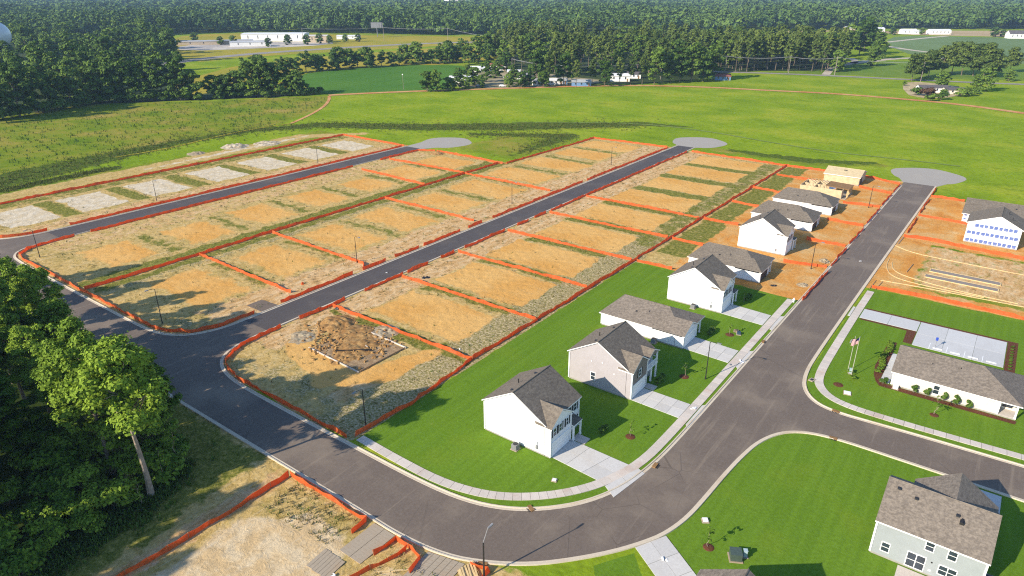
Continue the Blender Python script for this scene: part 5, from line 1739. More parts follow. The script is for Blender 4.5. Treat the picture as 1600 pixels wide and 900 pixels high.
for x, y in ((-85, -6), (-73, -19), (-81, -19), (-88, -9), (-67, -28), (-76, -27), (-60, -34)):
    plant('leafy_tree', 'broad-leaved tree in the dense dark wood at the lower left', 'tree', NEAR[TR.randrange(3)], (x, y, 0), TR.uniform(0, 6.3), TR.uniform(.8, 1.0), 'trees of the lower left wood')
bl = [(-83, 29.5), (-80.5, 25), (-82, 22), (-84.5, 20), (-80, 17), (-84, 34), (-81.5, 31.5), (-87, 24), (-86, 17), (-82, 12), (-90, 22), (-88, 30), (-94, 26), (-79.0, 21), (-77.5, 13), (-92, 17), (-97, 23), (-85, 11), (-101, 26)]
for i, (x, y) in enumerate(bl):
    plant('bush', 'rounded green undergrowth bush along the edge of the lower left wood', 'bush', BUSH[i % 3], (x, y, 0), i, TR.uniform(.8, 1.5), 'undergrowth bushes of the lower left wood', ('stems', 'foliage'))
sapm = tree_mesh(77, 7, 1.6, 1.5, 26, 60, .20, trunk_r=.07, leafmat=M['leaf_near'], bark=M['bark_pale'])
for i, (x, y, s_) in enumerate(((-78.2, 27.0, .7), (-81.0, 33.6, 1.2), (-79.5, 30.8, .9))):
    plant('young_tree', ('small thin tree at the foot of the long bare trunk', 'slender young tree by the road side of the dark wood', 'young tree just right of the long bare trunk')[i], 'tree', sapm, (x, y, 0), i, s_, None)

# tall grass along the wood and rough weeds: nobody could count the blades
def tufts(name, pts, size, mat, per=7):
    rg = np.random.default_rng(len(pts))
    P_ = np.repeat(np.array(pts), per, 0) + rg.normal(size=(len(pts) * per, 3)) * np.array([size * .4, size * .4, 0])
    a = rg.uniform(0, 6.28, len(P_)); hh = size * rg.uniform(.5, 1.3, len(P_)); ww = size * rg.uniform(.10, .22, len(P_))
    ln = rg.normal(size=(len(P_), 2)) * size * .35
    dx, dy = np.cos(a) * ww, np.sin(a) * ww
    z0 = np.full(len(P_), -.15)
    v = np.stack([np.stack([P_[:, 0] - dx, P_[:, 1] - dy, z0], 1), np.stack([P_[:, 0] + dx, P_[:, 1] + dy, z0], 1),
                  np.stack([P_[:, 0] + dx * .5 + ln[:, 0], P_[:, 1] + dy * .5 + ln[:, 1], hh], 1), np.stack([P_[:, 0] - dx * .5 + ln[:, 0], P_[:, 1] - dy * .5 + ln[:, 1], hh * .9], 1)], 1).reshape(-1, 3)
    o = bpy.data.objects.new(name, np_mesh(name, v, np.arange(len(v)).reshape(-1, 4), mat))
    COL.objects.link(o)
    return tag(o, kind='stuff')


M['grass_tall'] = leaf_mat('tall_grass_blades', (0.035, 0.08, 0.01), (0.10, 0.16, 0.025), 0.2, 0.3)
M['grass_dry'] = leaf_mat('dry_grass_blades', (0.12, 0.11, 0.035), (0.34, 0.27, 0.13), 0.15, 0.3)
M['weed_dark'] = leaf_mat('dark_weeds', (0.02, 0.045, 0.008), (0.075, 0.11, 0.02), 0.15, 0.12)
M['weed_mix'] = leaf_mat('mixed_weeds', (0.045, 0.075, 0.012), (0.17, 0.165, 0.045), 0.15, 0.12)
rg = np.random.default_rng(8)


def along(line, wid, n_):
    line = np.array(line, float)
    out = []
    seg = np.hypot(*(line[1:] - line[:-1]).T)
    for _ in range(n_):
        k = rg.choice(len(seg), p=seg / seg.sum())
        t = rg.uniform()
        p = line[k] + (line[k + 1] - line[k]) * t + rg.normal(size=2) * wid
        out.append((p[0], p[1], 0))
    return out


tufts('tall_grass', along([(-75, 8), (-77.5, 18), (-78.5, 27), (-82, 34)], 1.5, 900), .7, M['grass_tall'])
tufts('weeds', along([(-272, 60), (-280, 95), (-290, 150), (-288, 185), (-274, 214), (-231, 238), (-194, 266), (-150, 306)], 6.5, 3200) + along([(-262, 70), (-265, 112)], 2.0, 500) + along([(-200, 238), (-165, 262), (-160, 220)], 4, 700), .55, M['weed_mix'], 5)
fx, fy = rg.uniform(-440, -282, 3000), rg.uniform(60, 280, 3000)
keep = (fx > -440 + 0 * fy) & (fx < np.interp(fy, [60, 100, 150, 205, 255, 280], [-278, -286, -296, -294, -322, -348])) & (fy < np.interp(fx, [-440, -392, -350], [170, 214, 276]))
tufts('scrub_weeds', [(a, b, 0) for a, b in zip(fx[keep], fy[keep])], .8, M['grass_tall'], 3)
pts = []
for x0, x1, y0, y1, k in ((-106, -68, 53, 262, 2600), (-156, -116, 54, 263, 2600), (-195, -157, 54, 203, 1500), (-245, -207, 55, 203, 1600), (-66, -54, 36, 41.5, 260), (-48, -36, 28, 41, 200)):
    X, Y = rg.uniform(x0, x1, k), rg.uniform(y0, y1, k)
    for a, b in zip(X, Y):
        fy_ = (b - 80.4) % 20.3
        on_pad = (3 < fy_ < 17) and ((-98.5 < a < -74.5) or (-148.5 < a < -126) or (-182.5 < a < -163) or (-236.5 < a < -216))
        if not on_pad or rg.uniform() < .06: pts.append((a, b, 0))
tufts('straw_weeds', pts[::4], .32, M['grass_tall'], 4)
tufts('dry_straw', pts[1::2], .32, M['grass_dry'], 5)

# ------------------------------------------------------------------ woods in the middle distance
MB_ = [tree_mesh(20 + i, hh, rr, bb, 49, 22, .78, trunk_r=.32, leafmat=M['leaf_mid'], lob=1.42) for i, (hh, rr, bb) in enumerate(((25, 6.4, 1.5), (27, 7.0, 2), (22, 6.2, .5), (17, 6.0, .5)))]
MP_ = [tree_mesh(40 + i, hh, rr, bb, 30, 32, .75, 'pine', .28, M['leaf_pine']) for i, (hh, rr, bb) in enumerate(((27, 5.0, 9), (25, 4.8, 8), (29, 5.2, 12)))]
MR_ = [tree_mesh(50 + i, hh, rr, bb, 36, 24, .8, 'pine', .34, M['leaf_pine']) for i, (hh, rr, bb) in enumerate(((24, 9.0, 7.5), (22, 8.5, 6.5)))]
MC_ = [tree_mesh(60 + i, hh, rr, bb, 35, 30, .65, 'broad', .25, M['leaf_mid'], lob=1.4) for i, (hh, rr, bb) in enumerate(((15, 5.4, .6), (12, 5.2, .5)))]
BUSH2 = [shrub_mesh(520 + i, 2.4, 4.0, 90, .55, M['leaf_mid']) for i in range(2)]
BRONZE = shrub_mesh(530, 3.0, 4.0, 260, .45, M['leaf_bronze'])
n_mid = 0


def tree_px(px, py, mesh, sc, name, label, group, z=1.0):
    global n_mid
    n_mid += 1
    x, y = P(px, py)
    plant(name, label, 'tree', mesh, (x, y, 0), TR.uniform(0, 6.3), sc, group, szs=z)


def in_poly(x, y, pts):
    c = False
    for i in range(len(pts)):
        (ax, ay), (bx, by) = pts[i], pts[(i + 1) % len(pts)]
        if (ay > y) != (by > y) and x < (bx - ax) * (y - ay) / (by - ay) + ax: c = not c
    return c


def wood(poly_px, count, meshes, name, label, group, smin, smax, gap, inset=()):
    """trees standing on the ground area whose outline the photograph shows as poly_px"""
    poly = [P(*p) for p in poly_px]
    x0, x1 = min(p[0] for p in poly), max(p[0] for p in poly)
    y0, y1 = min(p[1] for p in poly), max(p[1] for p in poly)
    got, t_ = list(inset), 0
    global n_mid
    while len(got) - len(inset) < count and t_ < 20000:
        t_ += 1
        x, y = TR.uniform(x0, x1), TR.uniform(y0, y1)
        if not in_poly(x, y, poly) or any(math.hypot(x - a, y - b) < gap for a, b in got): continue
        got.append((x, y))
        n_mid += 1
        plant(name, label, 'tree', TR.choice(meshes), (x, y, 0), TR.uniform(0, 6.3), TR.uniform(smin, smax), group)
    return got


# the row at the left edge of the scrub field, and the wood behind it
row = []
for px, py in ((-25, 192), (5, 186), (32, 182), (60, 176), (88, 171), (112, 166), (136, 162), (158, 160), (182, 159), (205, 158), (228, 157), (255, 156), (280, 156), (300, 155), (335, 153), (352, 152), (372, 152), (392, 151), (408, 151), (425, 150), (448, 149), (466, 149)):
    row.append(P(px, py))
    if 318 < px < 332: continue
    sm_ = .98 if px < 320 else .84
    tree_px(px, py, TR.choice(MB_[:3] if px < 300 else MB_), sm_ * TR.uniform(.9, 1.12), 'broadleaf_tree', 'tree in the shady row along the far edge of the scrub field at left', 'trees in the row at the scrub field')
wood([(-60, 180), (40, 165), (120, 152), (215, 150), (255, 110), (282, 92), (262, 66), (150, 62), (-40, 70)], 88, MB_[:3], 'broadleaf_tree', 'tree in the dark wood behind the shady row at left', 'trees of the left wood', .8, 1.15, 8.6, row)
for i in range(44):
    px = -30 + i * 12.0 + TR.uniform(-4, 4)
    if 318 < px < 335: continue
    x, y = P(px, np.interp(px, [-30, 60, 150, 300, 500], [193, 178, 162.5, 156.5, 149]) - TR.uniform(0, 2))
    plant('bush', 'shaded undergrowth bush between the trunks of the row at the scrub field', 'bush', BUSH2[i % 2], (x, y, 0), i, TR.uniform(1.0, 1.7), 'undergrowth of the shady row', ('stems', 'foliage'))
for px, py, s_ in ((490, 147, .55), (478, 149, .6), (500, 146, .5), (415, 153, .5), (345, 155, .45), (310, 157, .5)):
    x, y = P(px, py)
    plant('bush', 'dark bush at the foot of the shady tree row beside the scrub field', 'bush', BUSH2[n_mid % 2], (x, y, 0), px, s_ * 2.0, 'bushes at the foot of the tree row', ('stems', 'foliage'))
# hedge of small trees between the dark green crop and the highway
for i, px in enumerate(range(402, 742, 13)):
    py = np.interp(px, [400, 480, 560, 640, 742], [121, 112, 105.5, 100.5, 96])
    tree_px(px + TR.uniform(-3, 3), py + TR.uniform(-1, 1.5), TR.choice(MC_ + [MB_[3]]), TR.uniform(.72, 1.05) if px < 640 else TR.uniform(.7, 1.1), 'hedge_tree', 'small dark tree in the hedge line behind the dark green crop field', 'trees of the hedge behind the crop')
# trees round the village of white cabins
for px, py, k, s_ in ((707, 140, 3, .42), (728, 139, 3, .45), (752, 137, 3, .4), (795, 136, 3, .5), (828, 136, 2, .55), (849, 136, 3, .6), (790, 113, 2, .7), (730, 120, 3, .5), (764, 104, 2, .8), (668, 143, 3, .72), (683, 143, 2, .62), (700, 142, 3, .5), (718, 138, 2, .6), (742, 134, 3, .7), (760, 128, 2, .62), (775, 122, 3, .66), (800, 132, 2, .6), (815, 137, 3, .6), (748, 100, 1, .9), (722, 90, 2, .8), (700, 86, 3, .8), (760, 96, 1, .95), (775, 92, 2, 1.0), (690, 98, 2, .75), (733, 101, 2, .8)):
    tree_px(px, py, MB_[k], s_, 'broadleaf_tree', 'tree standing loosely among the white cabins beyond the meadow', 'trees among the white cabins')
front = []
for px, py, k, s_ in ((838, 131, 1, 1.0), (858, 136, 2, .95), (880, 134, 1, 1.0), (900, 137, 2, .75), (925, 134, 0, .8), (945, 135, 1, .82), (968, 134, 0, .85), (985, 133, 2, .7), (1003, 132, 0, .9), (1022, 132, 1, 1.1), (1034, 131, 2, 1.0), (1047, 130, 1, .9)):
    front.append(P(px, py))
    tree_px(px, py, (MP_ + MB_)[k] if k != 1 else MB_[1], s_ * .82, 'front_tree', 'tree at the meadow side of the central wood, with bare trunks showing', 'trees along the meadow side of the central wood')
for px, py, k, s_ in ((1062, 129, 0, .92), (1080, 128, 1, .95), (1098, 127, 2, 1.05), (1112, 125, 1, .98)):
    front.append(P(px, py))
    tree_px(px, py, MB_[k], s_, 'broadleaf_tree', 'rounded bright tree in the big clump at the right end of the meadow trees', 'rounded trees beside the pink-roofed cabin')
got = wood([(785, 108), (830, 122), (900, 124), (1000, 122), (1080, 119), (1130, 112), (1160, 109), (1312, 110), (1322, 92), (1250, 84), (1100, 80), (950, 76), (800, 72), (770, 90)], 190, MP_ + MP_ + [MB_[0], MB_[2]], 'pine_tree', 'tall tree in the central pine wood beyond the meadow', 'trees of the central pine wood', .86, 1.08, 7.2, front)
wood([(1120, 113), (1200, 111.5), (1312, 113), (1325, 97), (1250, 90), (1130, 92)], 60, MP_, 'pine_tree', 'tall tree in the central pine wood beyond the meadow', 'trees of the central pine wood', .9, 1.05, 7.0, got)
# right-hand groups
for i, (px, py, k, s_) in enumerate(((1342, 86, 1, 1.3), (1325, 88, 0, 1.15), (1360, 86, 2, 1.3), (1372, 92, 1, .95), (1350, 78, 1, 1.2))):
    tree_px(px, py, MB_[k], s_, 'broadleaf_tree', 'one of the big bright trees right of the central wood, before the pale green field', 'big bright trees before the pale field')
tree_px(1365, 103, MB_[3], .92, 'broadleaf_tree', 'round solitary tree on mown grass beside the farm track', None)
tree_px(1306, 112, MB_[3], .95, 'broadleaf_tree', 'round tree at the right end of the pine wood by the road', None)
for i, (px, py, k, s_) in enumerate(((1424, 127, 0, .78), (1438, 124, 1, .80), (1450, 121, 0, .8), (1470, 117, 1, .95), (1487, 116, 0, .98), (1502, 118, 0, 1.0), (1520, 119, 1, 1.02), (1536, 121, 0, 1.0), (1549, 121, 1, .9))):
    tree_px(px, py, MR_[k], s_, 'umbrella_pine', 'spreading pine in the dark clump behind the low white farmhouse at right', 'spreading pines behind the farmhouse')
tree_px(1577, 113, MR_[0], .78, 'umbrella_pine', 'solitary spreading pine right of the dark pine clump', None)
for i, (px, py, k, s_, lab) in enumerate(((1470, 138, 3, .62, 'small round tree directly before the low white farmhouse'), (1540, 143, 2, .68, 'dense tree at the right end of the low white farmhouse'), (1525, 139, 3, .55, 'lower tree between the farmhouse and the dense tree'), (1575, 127, 3, .5, 'bushy tree at the right picture edge near the farmhouse'), (1413, 134, 3, .2, 'tiny bush-like tree left of the low white farmhouse'))):
    tree_px(px, py, MB_[k], s_, 'broadleaf_tree', lab, None)
for i, (px, py, s_, lab) in enumerate(((1431, 149, 1.3, 'round bush left of the bronze shrub at the farmhouse'), (1452, 158, 1.1, 'low bush at the clay track before the farmhouse'), (1470, 156, 1.3, 'dark bush right of the bronze shrub'), (1500, 151, 1.3, 'hedge bush before the farmhouse, left part'), (1514, 150, 1.3, 'hedge bush before the farmhouse, right part'), (1526, 147, .9, 'small end bush of the farmhouse hedge'), (1474, 147, .8, 'bright bush beside the farmhouse door'))):
    x, y = P(px, py)
    plant('bush', lab, 'bush', BUSH2[i % 2], (x, y, 0), i, s_, None, ('stems', 'foliage'))
x, y = P(1448, 151)
plant('bush', 'bronze-leaved shrub before the low white farmhouse', 'bush', BRONZE, (x, y, 0), 0, 1.35, None, ('stems', 'foliage'))
for i, (px, py, s_) in enumerate(((1394, 55, .6), (1553, 58, .7), (1440, 54, .5), (1566, 58, .5), (305, 66, .6), (345, 70, .5), (365, 70, .55), (420, 73, .5), (450, 70, .6), (480, 70, .6), (500, 68, .6), (515, 68, .5), (540, 66, .5), (560, 65, .5))):
    tree_px(px, py, MB_[3], s_ * 1.1, 'roadside_tree', 'small roadside tree near the long white sheds far back' if px < 900 else 'small tree by the far farm at right', 'small trees by the far sheds' if px < 900 else 'small trees by the far farm')

# ------------------------------------------------------------------ the forest that runs to the horizon: one mass
def far_forest():
    rg = np.random.default_rng(99)
    edge = [(-300, 74), (0, 72), (120, 62), (270, 54), (390, 50), (520, 53), (640, 55), (780, 56), (900, 56), (1000, 52), (1100, 50), (1230, 48), (1330, 47), (1400, 45), (1600, 46.5), (1900, 46)]
    ex, ey = [e[0] for e in edge], [e[1] for e in edge]
    C, Rr = [], []
    d = 900.0
    while d < 5200:
        step = max(8.5, d * .0088)
        py = 450 + F * (H * math.cos(PITCH) - d * math.sin(PITCH)) / (d * math.cos(PITCH) + H * math.sin(PITCH))
        half = d * .95
        n_ = int(2 * half / step)
        lat = np.linspace(-half, half, n_) + rg.normal(size=n_) * step * .35
        dd = d + rg.normal(size=n_) * step * .35
        f = dd * math.cos(PITCH) + H * math.sin(PITCH)
        px = 800 + lat * F / f
        pyv = 450 + F * (H * math.cos(PITCH) - dd * math.sin(PITCH)) / f
        ok = pyv < np.interp(px, ex, ey)
        ok &= ~((px > 680) & (px < 748) & (pyv > 5) & (pyv < 14.5))
        ok &= ~((px > 1000) & (px < 1110) & (pyv > 2) & (pyv < 8))
        ok &= ~((px > 1530) & (pyv > 0.5) & (pyv < 6.5))
        X = lat * math.cos(YAW) - dd * math.sin(YAW)
        Y = lat * math.sin(YAW) + dd * math.cos(YAW)
        C.append(np.stack([X, Y], 1)[ok]); Rr.append(np.full(ok.sum(), step))
        d += step * .92
    C, Rr = np.concatenate(C), np.concatenate(Rr)
    n_ = len(C)
    near = Rr < 14
    V = []
    for sel, per, lf in ((near, 58, .30), (~near, 34, .40)):
        c, r_ = C[sel], Rr[sel]
        k = len(c)
        hgt = np.clip(rg.normal(22, 4.5, k) + 4 * np.sin(c[:, 0] / 70 + np.sin(c[:, 1] / 110) * 2) + 2.5 * np.sin(c[:, 1] / 37), 10, 38)
        rad = np.minimum(r_ * .62, 8) * rg.uniform(.6, 1.55, k)
        rad = np.where(r_ > 14, r_ * .55 * rg.uniform(.7, 1.4, k), rad)
        dd = rg.normal(size=(k, per, 3)); dd /= np.linalg.norm(dd, axis=2, keepdims=True)
        dd[..., 2] = np.where(dd[..., 2] < -.5, -dd[..., 2], dd[..., 2])
        q = rg.uniform(.5, 1.08, (k, per))
        hz = hgt * .40
        cen = np.stack([c[:, None, 0] + dd[..., 0] * q * rad[:, None], c[:, None, 1] + dd[..., 1] * q * rad[:, None], (hgt - hz)[:, None] + dd[..., 2] * q * hz[:, None]], -1)
        nr = dd + np.array([0, 0, .35]) + rg.normal(size=dd.shape) * .45
        nr /= np.linalg.norm(nr, axis=2, keepdims=True)
        v, _ = cards(cen.reshape(-1, 3), nr.reshape(-1, 3), np.repeat(rad * lf, per), rg, .75)
        V.append(v)
    V = np.concatenate(V)
    o = bpy.data.objects.new('forest', np_mesh('forest', V, np.arange(len(V)).reshape(-1, 4), M['leaf_far']))
    COL.objects.link(o)
    tag(o, kind='stuff')
    print('far trees', n_, 'mid trees', n_mid)


n = N('distant_forest', .8, .1)
nn = n.noise(.055, 3, .7)
stand = n.step(n.noise(.006, 4, .65), .4, .6)
M['leaf_far'] = n.col(n.mix(n.math('ADD', n.math('ADD', n.math('MULTIPLY', n.step(nn, .35, .65), .5), n.math('MULTIPLY', stand, .35)), n.math('MULTIPLY', n.n('ShaderNodeNewGeometry').outputs['Random Per Island'], .2)), (0.032, 0.072, 0.015), (0.12, 0.185, 0.032)))
far_forest()

# ------------------------------------------------------------------ far fields and tracks (sheets on the ground)
def field_mat(name, a, b, sc=.02, fine=.25, rows=None):
    n_ = N(name, .95, .08)
    c = n_.mix(n_.step(n_.noise(sc, 5, .65), .35, .65), a, b)
    if rows:
        c = n_.vary(c, n_.noise(1, 2, .5, vec=n_.scale(n_.world(), rows, .3)), .88, 1.1)
    return n_.col(n_.vary(c, n_.noise(fine, 5, .7), .78, 1.2))


def dense(pts, k=6):
    out = []
    for a, b in zip(pts, pts[1:] + pts[:1]):
        for i in range(k): out.append((a[0] + (b[0] - a[0]) * i / k, a[1] + (b[1] - a[1]) * i / k))
    return out


def field(name, px, mat, z):
    return tag(MB().sheet(chaikin([P(*p) for p in px], 1, True), z).build(name, mat), kind='structure')


FY = field_mat('yellow_green_grass', (0.25, 0.235, 0.016), (0.34, 0.265, 0.025))
FD = field_mat('dark_green_crop', (0.058, 0.150, 0.012), (0.078, 0.175, 0.016), .015, .5, (.5, .02, 1))
FP = field_mat('pale_green_crop', (0.115, 0.17, 0.055), (0.14, 0.20, 0.07), .01, .3)
FT = field_mat('tan_stubble', (0.36, 0.26, 0.13), (0.42, 0.31, 0.17), .01)
FG = field_mat('mown_verge', (0.10, 0.18, 0.012), (0.15, 0.21, 0.018))
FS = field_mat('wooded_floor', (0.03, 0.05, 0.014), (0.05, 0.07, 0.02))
CL = field_mat('bare_clay_track', (0.46, 0.20, 0.07), (0.52, 0.30, 0.13), .1)
TD = field_mat('pale_track', (0.42, 0.36, 0.28), (0.48, 0.42, 0.33), .1)
HW = field_mat('distant_highway', (0.24, 0.22, 0.20), (0.30, 0.27, 0.24), .05)
field('field', [(230, 150), (340, 108), (420, 96), (560, 84), (660, 76), (745, 72), (800, 90), (700, 101), (600, 105), (480, 116), (410, 126), (300, 152)], FY, .05)
field('field', [(268, 62), (290, 55), (395, 51), (520, 54), (640, 56), (800, 58), (830, 66), (700, 71), (560, 79), (400, 88), (280, 100)], FY, .06)
field('field', [(462, 117), (520, 110), (560, 106.5), (625, 101.5), (720, 102), (790, 108), (735, 128), (672, 142), (640, 143.5), (515, 148.5), (480, 140)], FD, .09)
field('field', [(395, 150), (460, 118), (520, 148)], FY, .07)
field('field', [(1384, 58), (1440, 56), (1600, 60), (1680, 62), (1680, 100), (1600, 100), (1500, 97), (1395, 80)], FP, .06)
field('field', [(1370, 47.5), (1600, 48.5), (1680, 49), (1680, 59), (1540, 57), (1385, 53.5)], FT, .08)
field('field', [(1210, 48.6), (1310, 47.2), (1310, 49.5), (1205, 51)], FT, .08)
field('field', [(1130, 114), (1300, 116), (1425, 122), (1600, 126), (1680, 128), (1680, 96), (1560, 94), (1330, 96), (1300, 111)], FG, .05)
field('field', [(682, 6), (746, 6), (748, 13), (688, 13)], FT, .2)
field('field', [(1005, 2.2), (1105, 2.2), (1105, 7), (1005, 7)], FP, .2)
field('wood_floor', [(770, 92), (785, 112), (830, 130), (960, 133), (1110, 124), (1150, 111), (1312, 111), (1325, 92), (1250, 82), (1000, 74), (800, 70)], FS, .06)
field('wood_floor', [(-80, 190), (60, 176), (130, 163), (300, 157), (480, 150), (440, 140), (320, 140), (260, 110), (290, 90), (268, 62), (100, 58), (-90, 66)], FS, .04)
field('yard', [(690, 135), (735, 110), (800, 106), (900, 122), (960, 125), (905, 134), (800, 139)], field_mat('village_yard', (.16, .16, .06), (.36, .30, .2), .05), .1)


def track(name, px, half, mat, z):
    line = resample(chaikin([P(*p) for p in px], 2), 8)
    return tag(MB().strip(line, [(half, z), (-half, z)]).build(name, mat), kind='structure')


track('dirt_track', [(514, 149), (560, 146.5), (640, 143), (720, 140.5), (800, 138), (900, 135), (1000, 133.5), (1100, 136), (1200, 141.5), (1300, 146), (1400, 154), (1500, 163), (1620, 180)], 3.0, CL, .14)
track('dirt_path', [(514, 150), (515, 156), (505, 168), (480, 182), (455, 193)], 0.9, CL, .11)
track('dirt_path', [(455, 193), (400, 201), (340, 213), (270, 231), (180, 246)], .8, FY, .11)
track('dirt_path', [(800, 191), (900, 191.5), (1000, 193), (1100, 204), (1200, 222), (1300, 238), (1400, 248), (1500, 260)], .8, field_mat('mown_line', (.15, .21, .04), (.19, .24, .06)), .11)
track('country_road', [(1110, 112), (1200, 114.5), (1300, 118.5), (1420, 124.5), (1520, 129), (1640, 133.5)], 4.0, HW, .13)
track('highway', [(250, 101), (310, 92.5), (400, 83.5), (500, 77), (580, 72), (660, 68), (740, 66), (800, 64)], 9, HW, .14)
track('farm_track', [(1330, 99), (1410, 90), (1500, 92), (1640, 96)], 5.0, TD, .12)
track('farm_track', [(1384, 72), (1420, 78), (1470, 84)], 4, TD, .12)
track('farm_track', [(1386, 66), (1440, 60), (1480, 56.5)], 4, TD, .12)
track('driveway', [(1330, 91), (1340, 98), (1300, 105), (1290, 117)], 3, TD, .12)
field('yard', [(1407, 135), (1420, 127), (1470, 131), (1512, 138), (1500, 152), (1425, 154)], field_mat('farm_yard', (.34, .27, .15), (.46, .37, .22), .1), .1)
field('paved_yard', [(270, 72), (380, 66), (520, 64), (520, 70), (400, 76), (285, 80)], field_mat('paved_yard', (.34, .31, .28), (.5, .45, .38), .02), .1)

# ------------------------------------------------------------------ far buildings
M['roof_dark'] = plain('dark_felt_roof', (.10, .09, .09), .8, .2, .15, .5)
M['roof_red'] = plain('red_brown_roof', (.26, .10, .075), .8, .2, .15, .5)
M['roof_pale'] = plain('pale_metal_roof', (.62, .62, .62), .5, .4, .08, .2)
M['roof_grey'] = plain('grey_metal_roof', (.34, .35, .36), .5, .4, .1, .2)
M['wall_white'] = plain('white_cabin_wall', (.76, .75, .72), .7, .2, .06, .5)
M['wall_tan'] = plain('tan_shed_wall', (.5, .40, .28), .7, .2, .1, .3)
M['wall_blue'] = plain('blue_tarpaulin', (.14, .25, .42), .6, .3, .1, .5)


def cabin(px, py, L, W, hh, rz, wall, roof, label, name='cabin', cat='cabin', rise=1.3, win=3, group=None):
    x, y = P(px, py)
    r_ = thing(name, label, cat, (x, y, 0), group)
    r_.rotation_euler.z = rz
    w_ = MB()
    w_.prism([(-L / 2, -W / 2, 0), (-L / 2, W / 2, 0), (-L / 2, W / 2, hh), (-L / 2, 0, hh + rise), (-L / 2, -W / 2, hh)], (L, 0, 0))
    f = MB()
    for s_ in (-1, 1):
        q = [(-L / 2 - .3, s_ * (W / 2 + .35), hh - .1), (L / 2 + .3, s_ * (W / 2 + .35), hh - .1), (L / 2 + .3, 0, hh + rise + .15), (-L / 2 - .3, 0, hh + rise + .15)]
        f.prism(q if s_ < 0 else q[::-1], (0, 0, -.14))

    def b(mb, nm, m):
        me = bpy.data.meshes.new(nm)
        me.from_pydata(mb.v, [], mb.f); me.materials.append(m)
        o = bpy.data.objects.new(nm, me); COL.objects.link(o); o.parent = r_
    b(w_, 'wall', wall); b(f, 'roof', roof)
    for k in range(win):
        cx = -L / 2 + L * (k + .7) / (win + .4)
        b(MB().box(cx - .5, cx + .5, -W / 2 - .04, -W / 2 + .02, hh * .4, hh * .82), 'window', M['glass'])
    b(MB().box(L / 2 - 2.0, L / 2 - 1.0, -W / 2 - .05, -W / 2 + .02, .1, min(hh - .2, 2.1)), 'door', M['ply_dark'])
    return r_


ww, rd, rr_, rp = M['wall_white'], M['roof_dark'], M['roof_red'], M['roof_pale']
for px, py, L, W, hh, rz, wl, rf, lab in (
        (716, 128.5, 12, 8, 3.0, .5, ww, rp, 'wide white cabin with pale roof, leftmost of those beyond the meadow'),
        (735, 127, 10, 7, 3.2, 1.3, ww, rp, 'white cabin with its gable turned towards the meadow, beside the wide leftmost cabin'),
        (745, 112, 13, 7, 3.0, .6, ww, rp, 'white cabin standing behind the two leftmost cabins'),
        (778, 110, 13, 7, 4.2, .65, ww, rr_, 'white house with red-brown roof behind the cabins'),
        (803, 117, 10, 7, 2.6, .6, M['wall_tan'], rp, 'tan shed with pale roof in the middle of the cabins'),
        (821, 123.5, 12, 6, 3.0, .7, ww, M['roof_grey'], 'white cabin with grey roof just left of the central wood'),
        (841, 133, 8, 6, 3.0, .7, ww, M['roof_grey'], 'small white cabin with grey roof at the meadow edge under the trees'),
        (868, 131.5, 10, 6, 2.8, .7, ww, rp, 'low white cabin next to the blue one'),
        (879, 131.5, 6, 5, 2.8, .7, M['wall_blue'], M['roof_grey'], 'blue-walled shed at the meadow edge under the trees'),
        (908, 134, 13, 6, 2.8, .6, M['wall_blue'], M['roof_grey'], 'long blue-grey cabin between bare trunks'),
        (968, 126.5, 14, 8, 4.0, .5, ww, rp, 'larger white house glimpsed between the trunks of the central wood'),
        (990, 122, 10, 7, 3.2, .5, ww, rd, 'small white house set deep among the trunks'),
        (1128, 124.5, 11, 8, 2.8, .5, M['wall_blue'], M['roof_red'], 'pink-roofed cabin at the right end of the meadow trees')):
    cabin(px, py, L, W, hh, rz, wl, rf, lab, group='cabins beyond the meadow')
cabin(1455, 143.5, 17, 7, 3.0, .48, ww, rd, 'low white farmhouse with dark roof, left part before the pine clump', 'farmhouse', 'house', 1.2, 4)
cabin(1492, 146, 14, 7, 2.6, .46, M['cream_siding'], rd, 'cream annex with dark roof at the right of the low white farmhouse', 'farmhouse', 'house', 1.0, 2)
cabin(1418, 53.0, 22, 10, 5, .62, ww, rp, 'white shed on the left beside the tan stubble field far back', 'shed', 'shed', 2, 3)
cabin(1431, 53.5, 12, 9, 4, .62, ww, rp, 'second white shed, behind the leftmost at the stubble field', 'shed', 'shed', 2, 2)
cabin(1466, 53.5, 30, 12, 5, .60, ww, rp, 'long white shed in the middle of the far stubble field', 'shed', 'shed', 2, 5)
cabin(1588, 60, 24, 12, 6, .5, ww, rd, 'white farmhouse at the right edge of the pale field', 'farmhouse', 'house', 4, 4)
cabin(1370, 50, 18, 12, 5, .6, ww, rp, 'white shed half hidden behind the big bright trees', 'shed', 'shed', 2, 2)
cabin(1326, 49, 14, 12, 5, .6, M['wall_tan'], rp, 'tan shed glimpsed left of the big bright trees', 'shed', 'shed', 2, 2)
cabin(432, 63.5, 78, 34, 9, .72, ww, rp, 'big white hall with pale flat roof beyond the highway', 'hall', 'warehouse', .6, 6)
cabin(497, 66, 26, 16, 8, .72, M['wall_tan'], rp, 'tan annex at the right of the big white hall', 'hall', 'warehouse', .6, 2)
cabin(330, 69.5, 95, 12, 4, .95, M['wall_tan'], M['roof_grey'], 'long low grey-roofed shed left of the big white hall', 'shed', 'shed', 1, 6)
cabin(392, 72, 44, 12, 5, .9, ww, M['roof_grey'], 'low white shed in front of the big white hall', 'shed', 'shed', 1, 3)
cabin(545, 61, 30, 10, 4, .7, ww, rp, 'small white shed right of the big white hall', 'shed', 'shed', 1, 2)
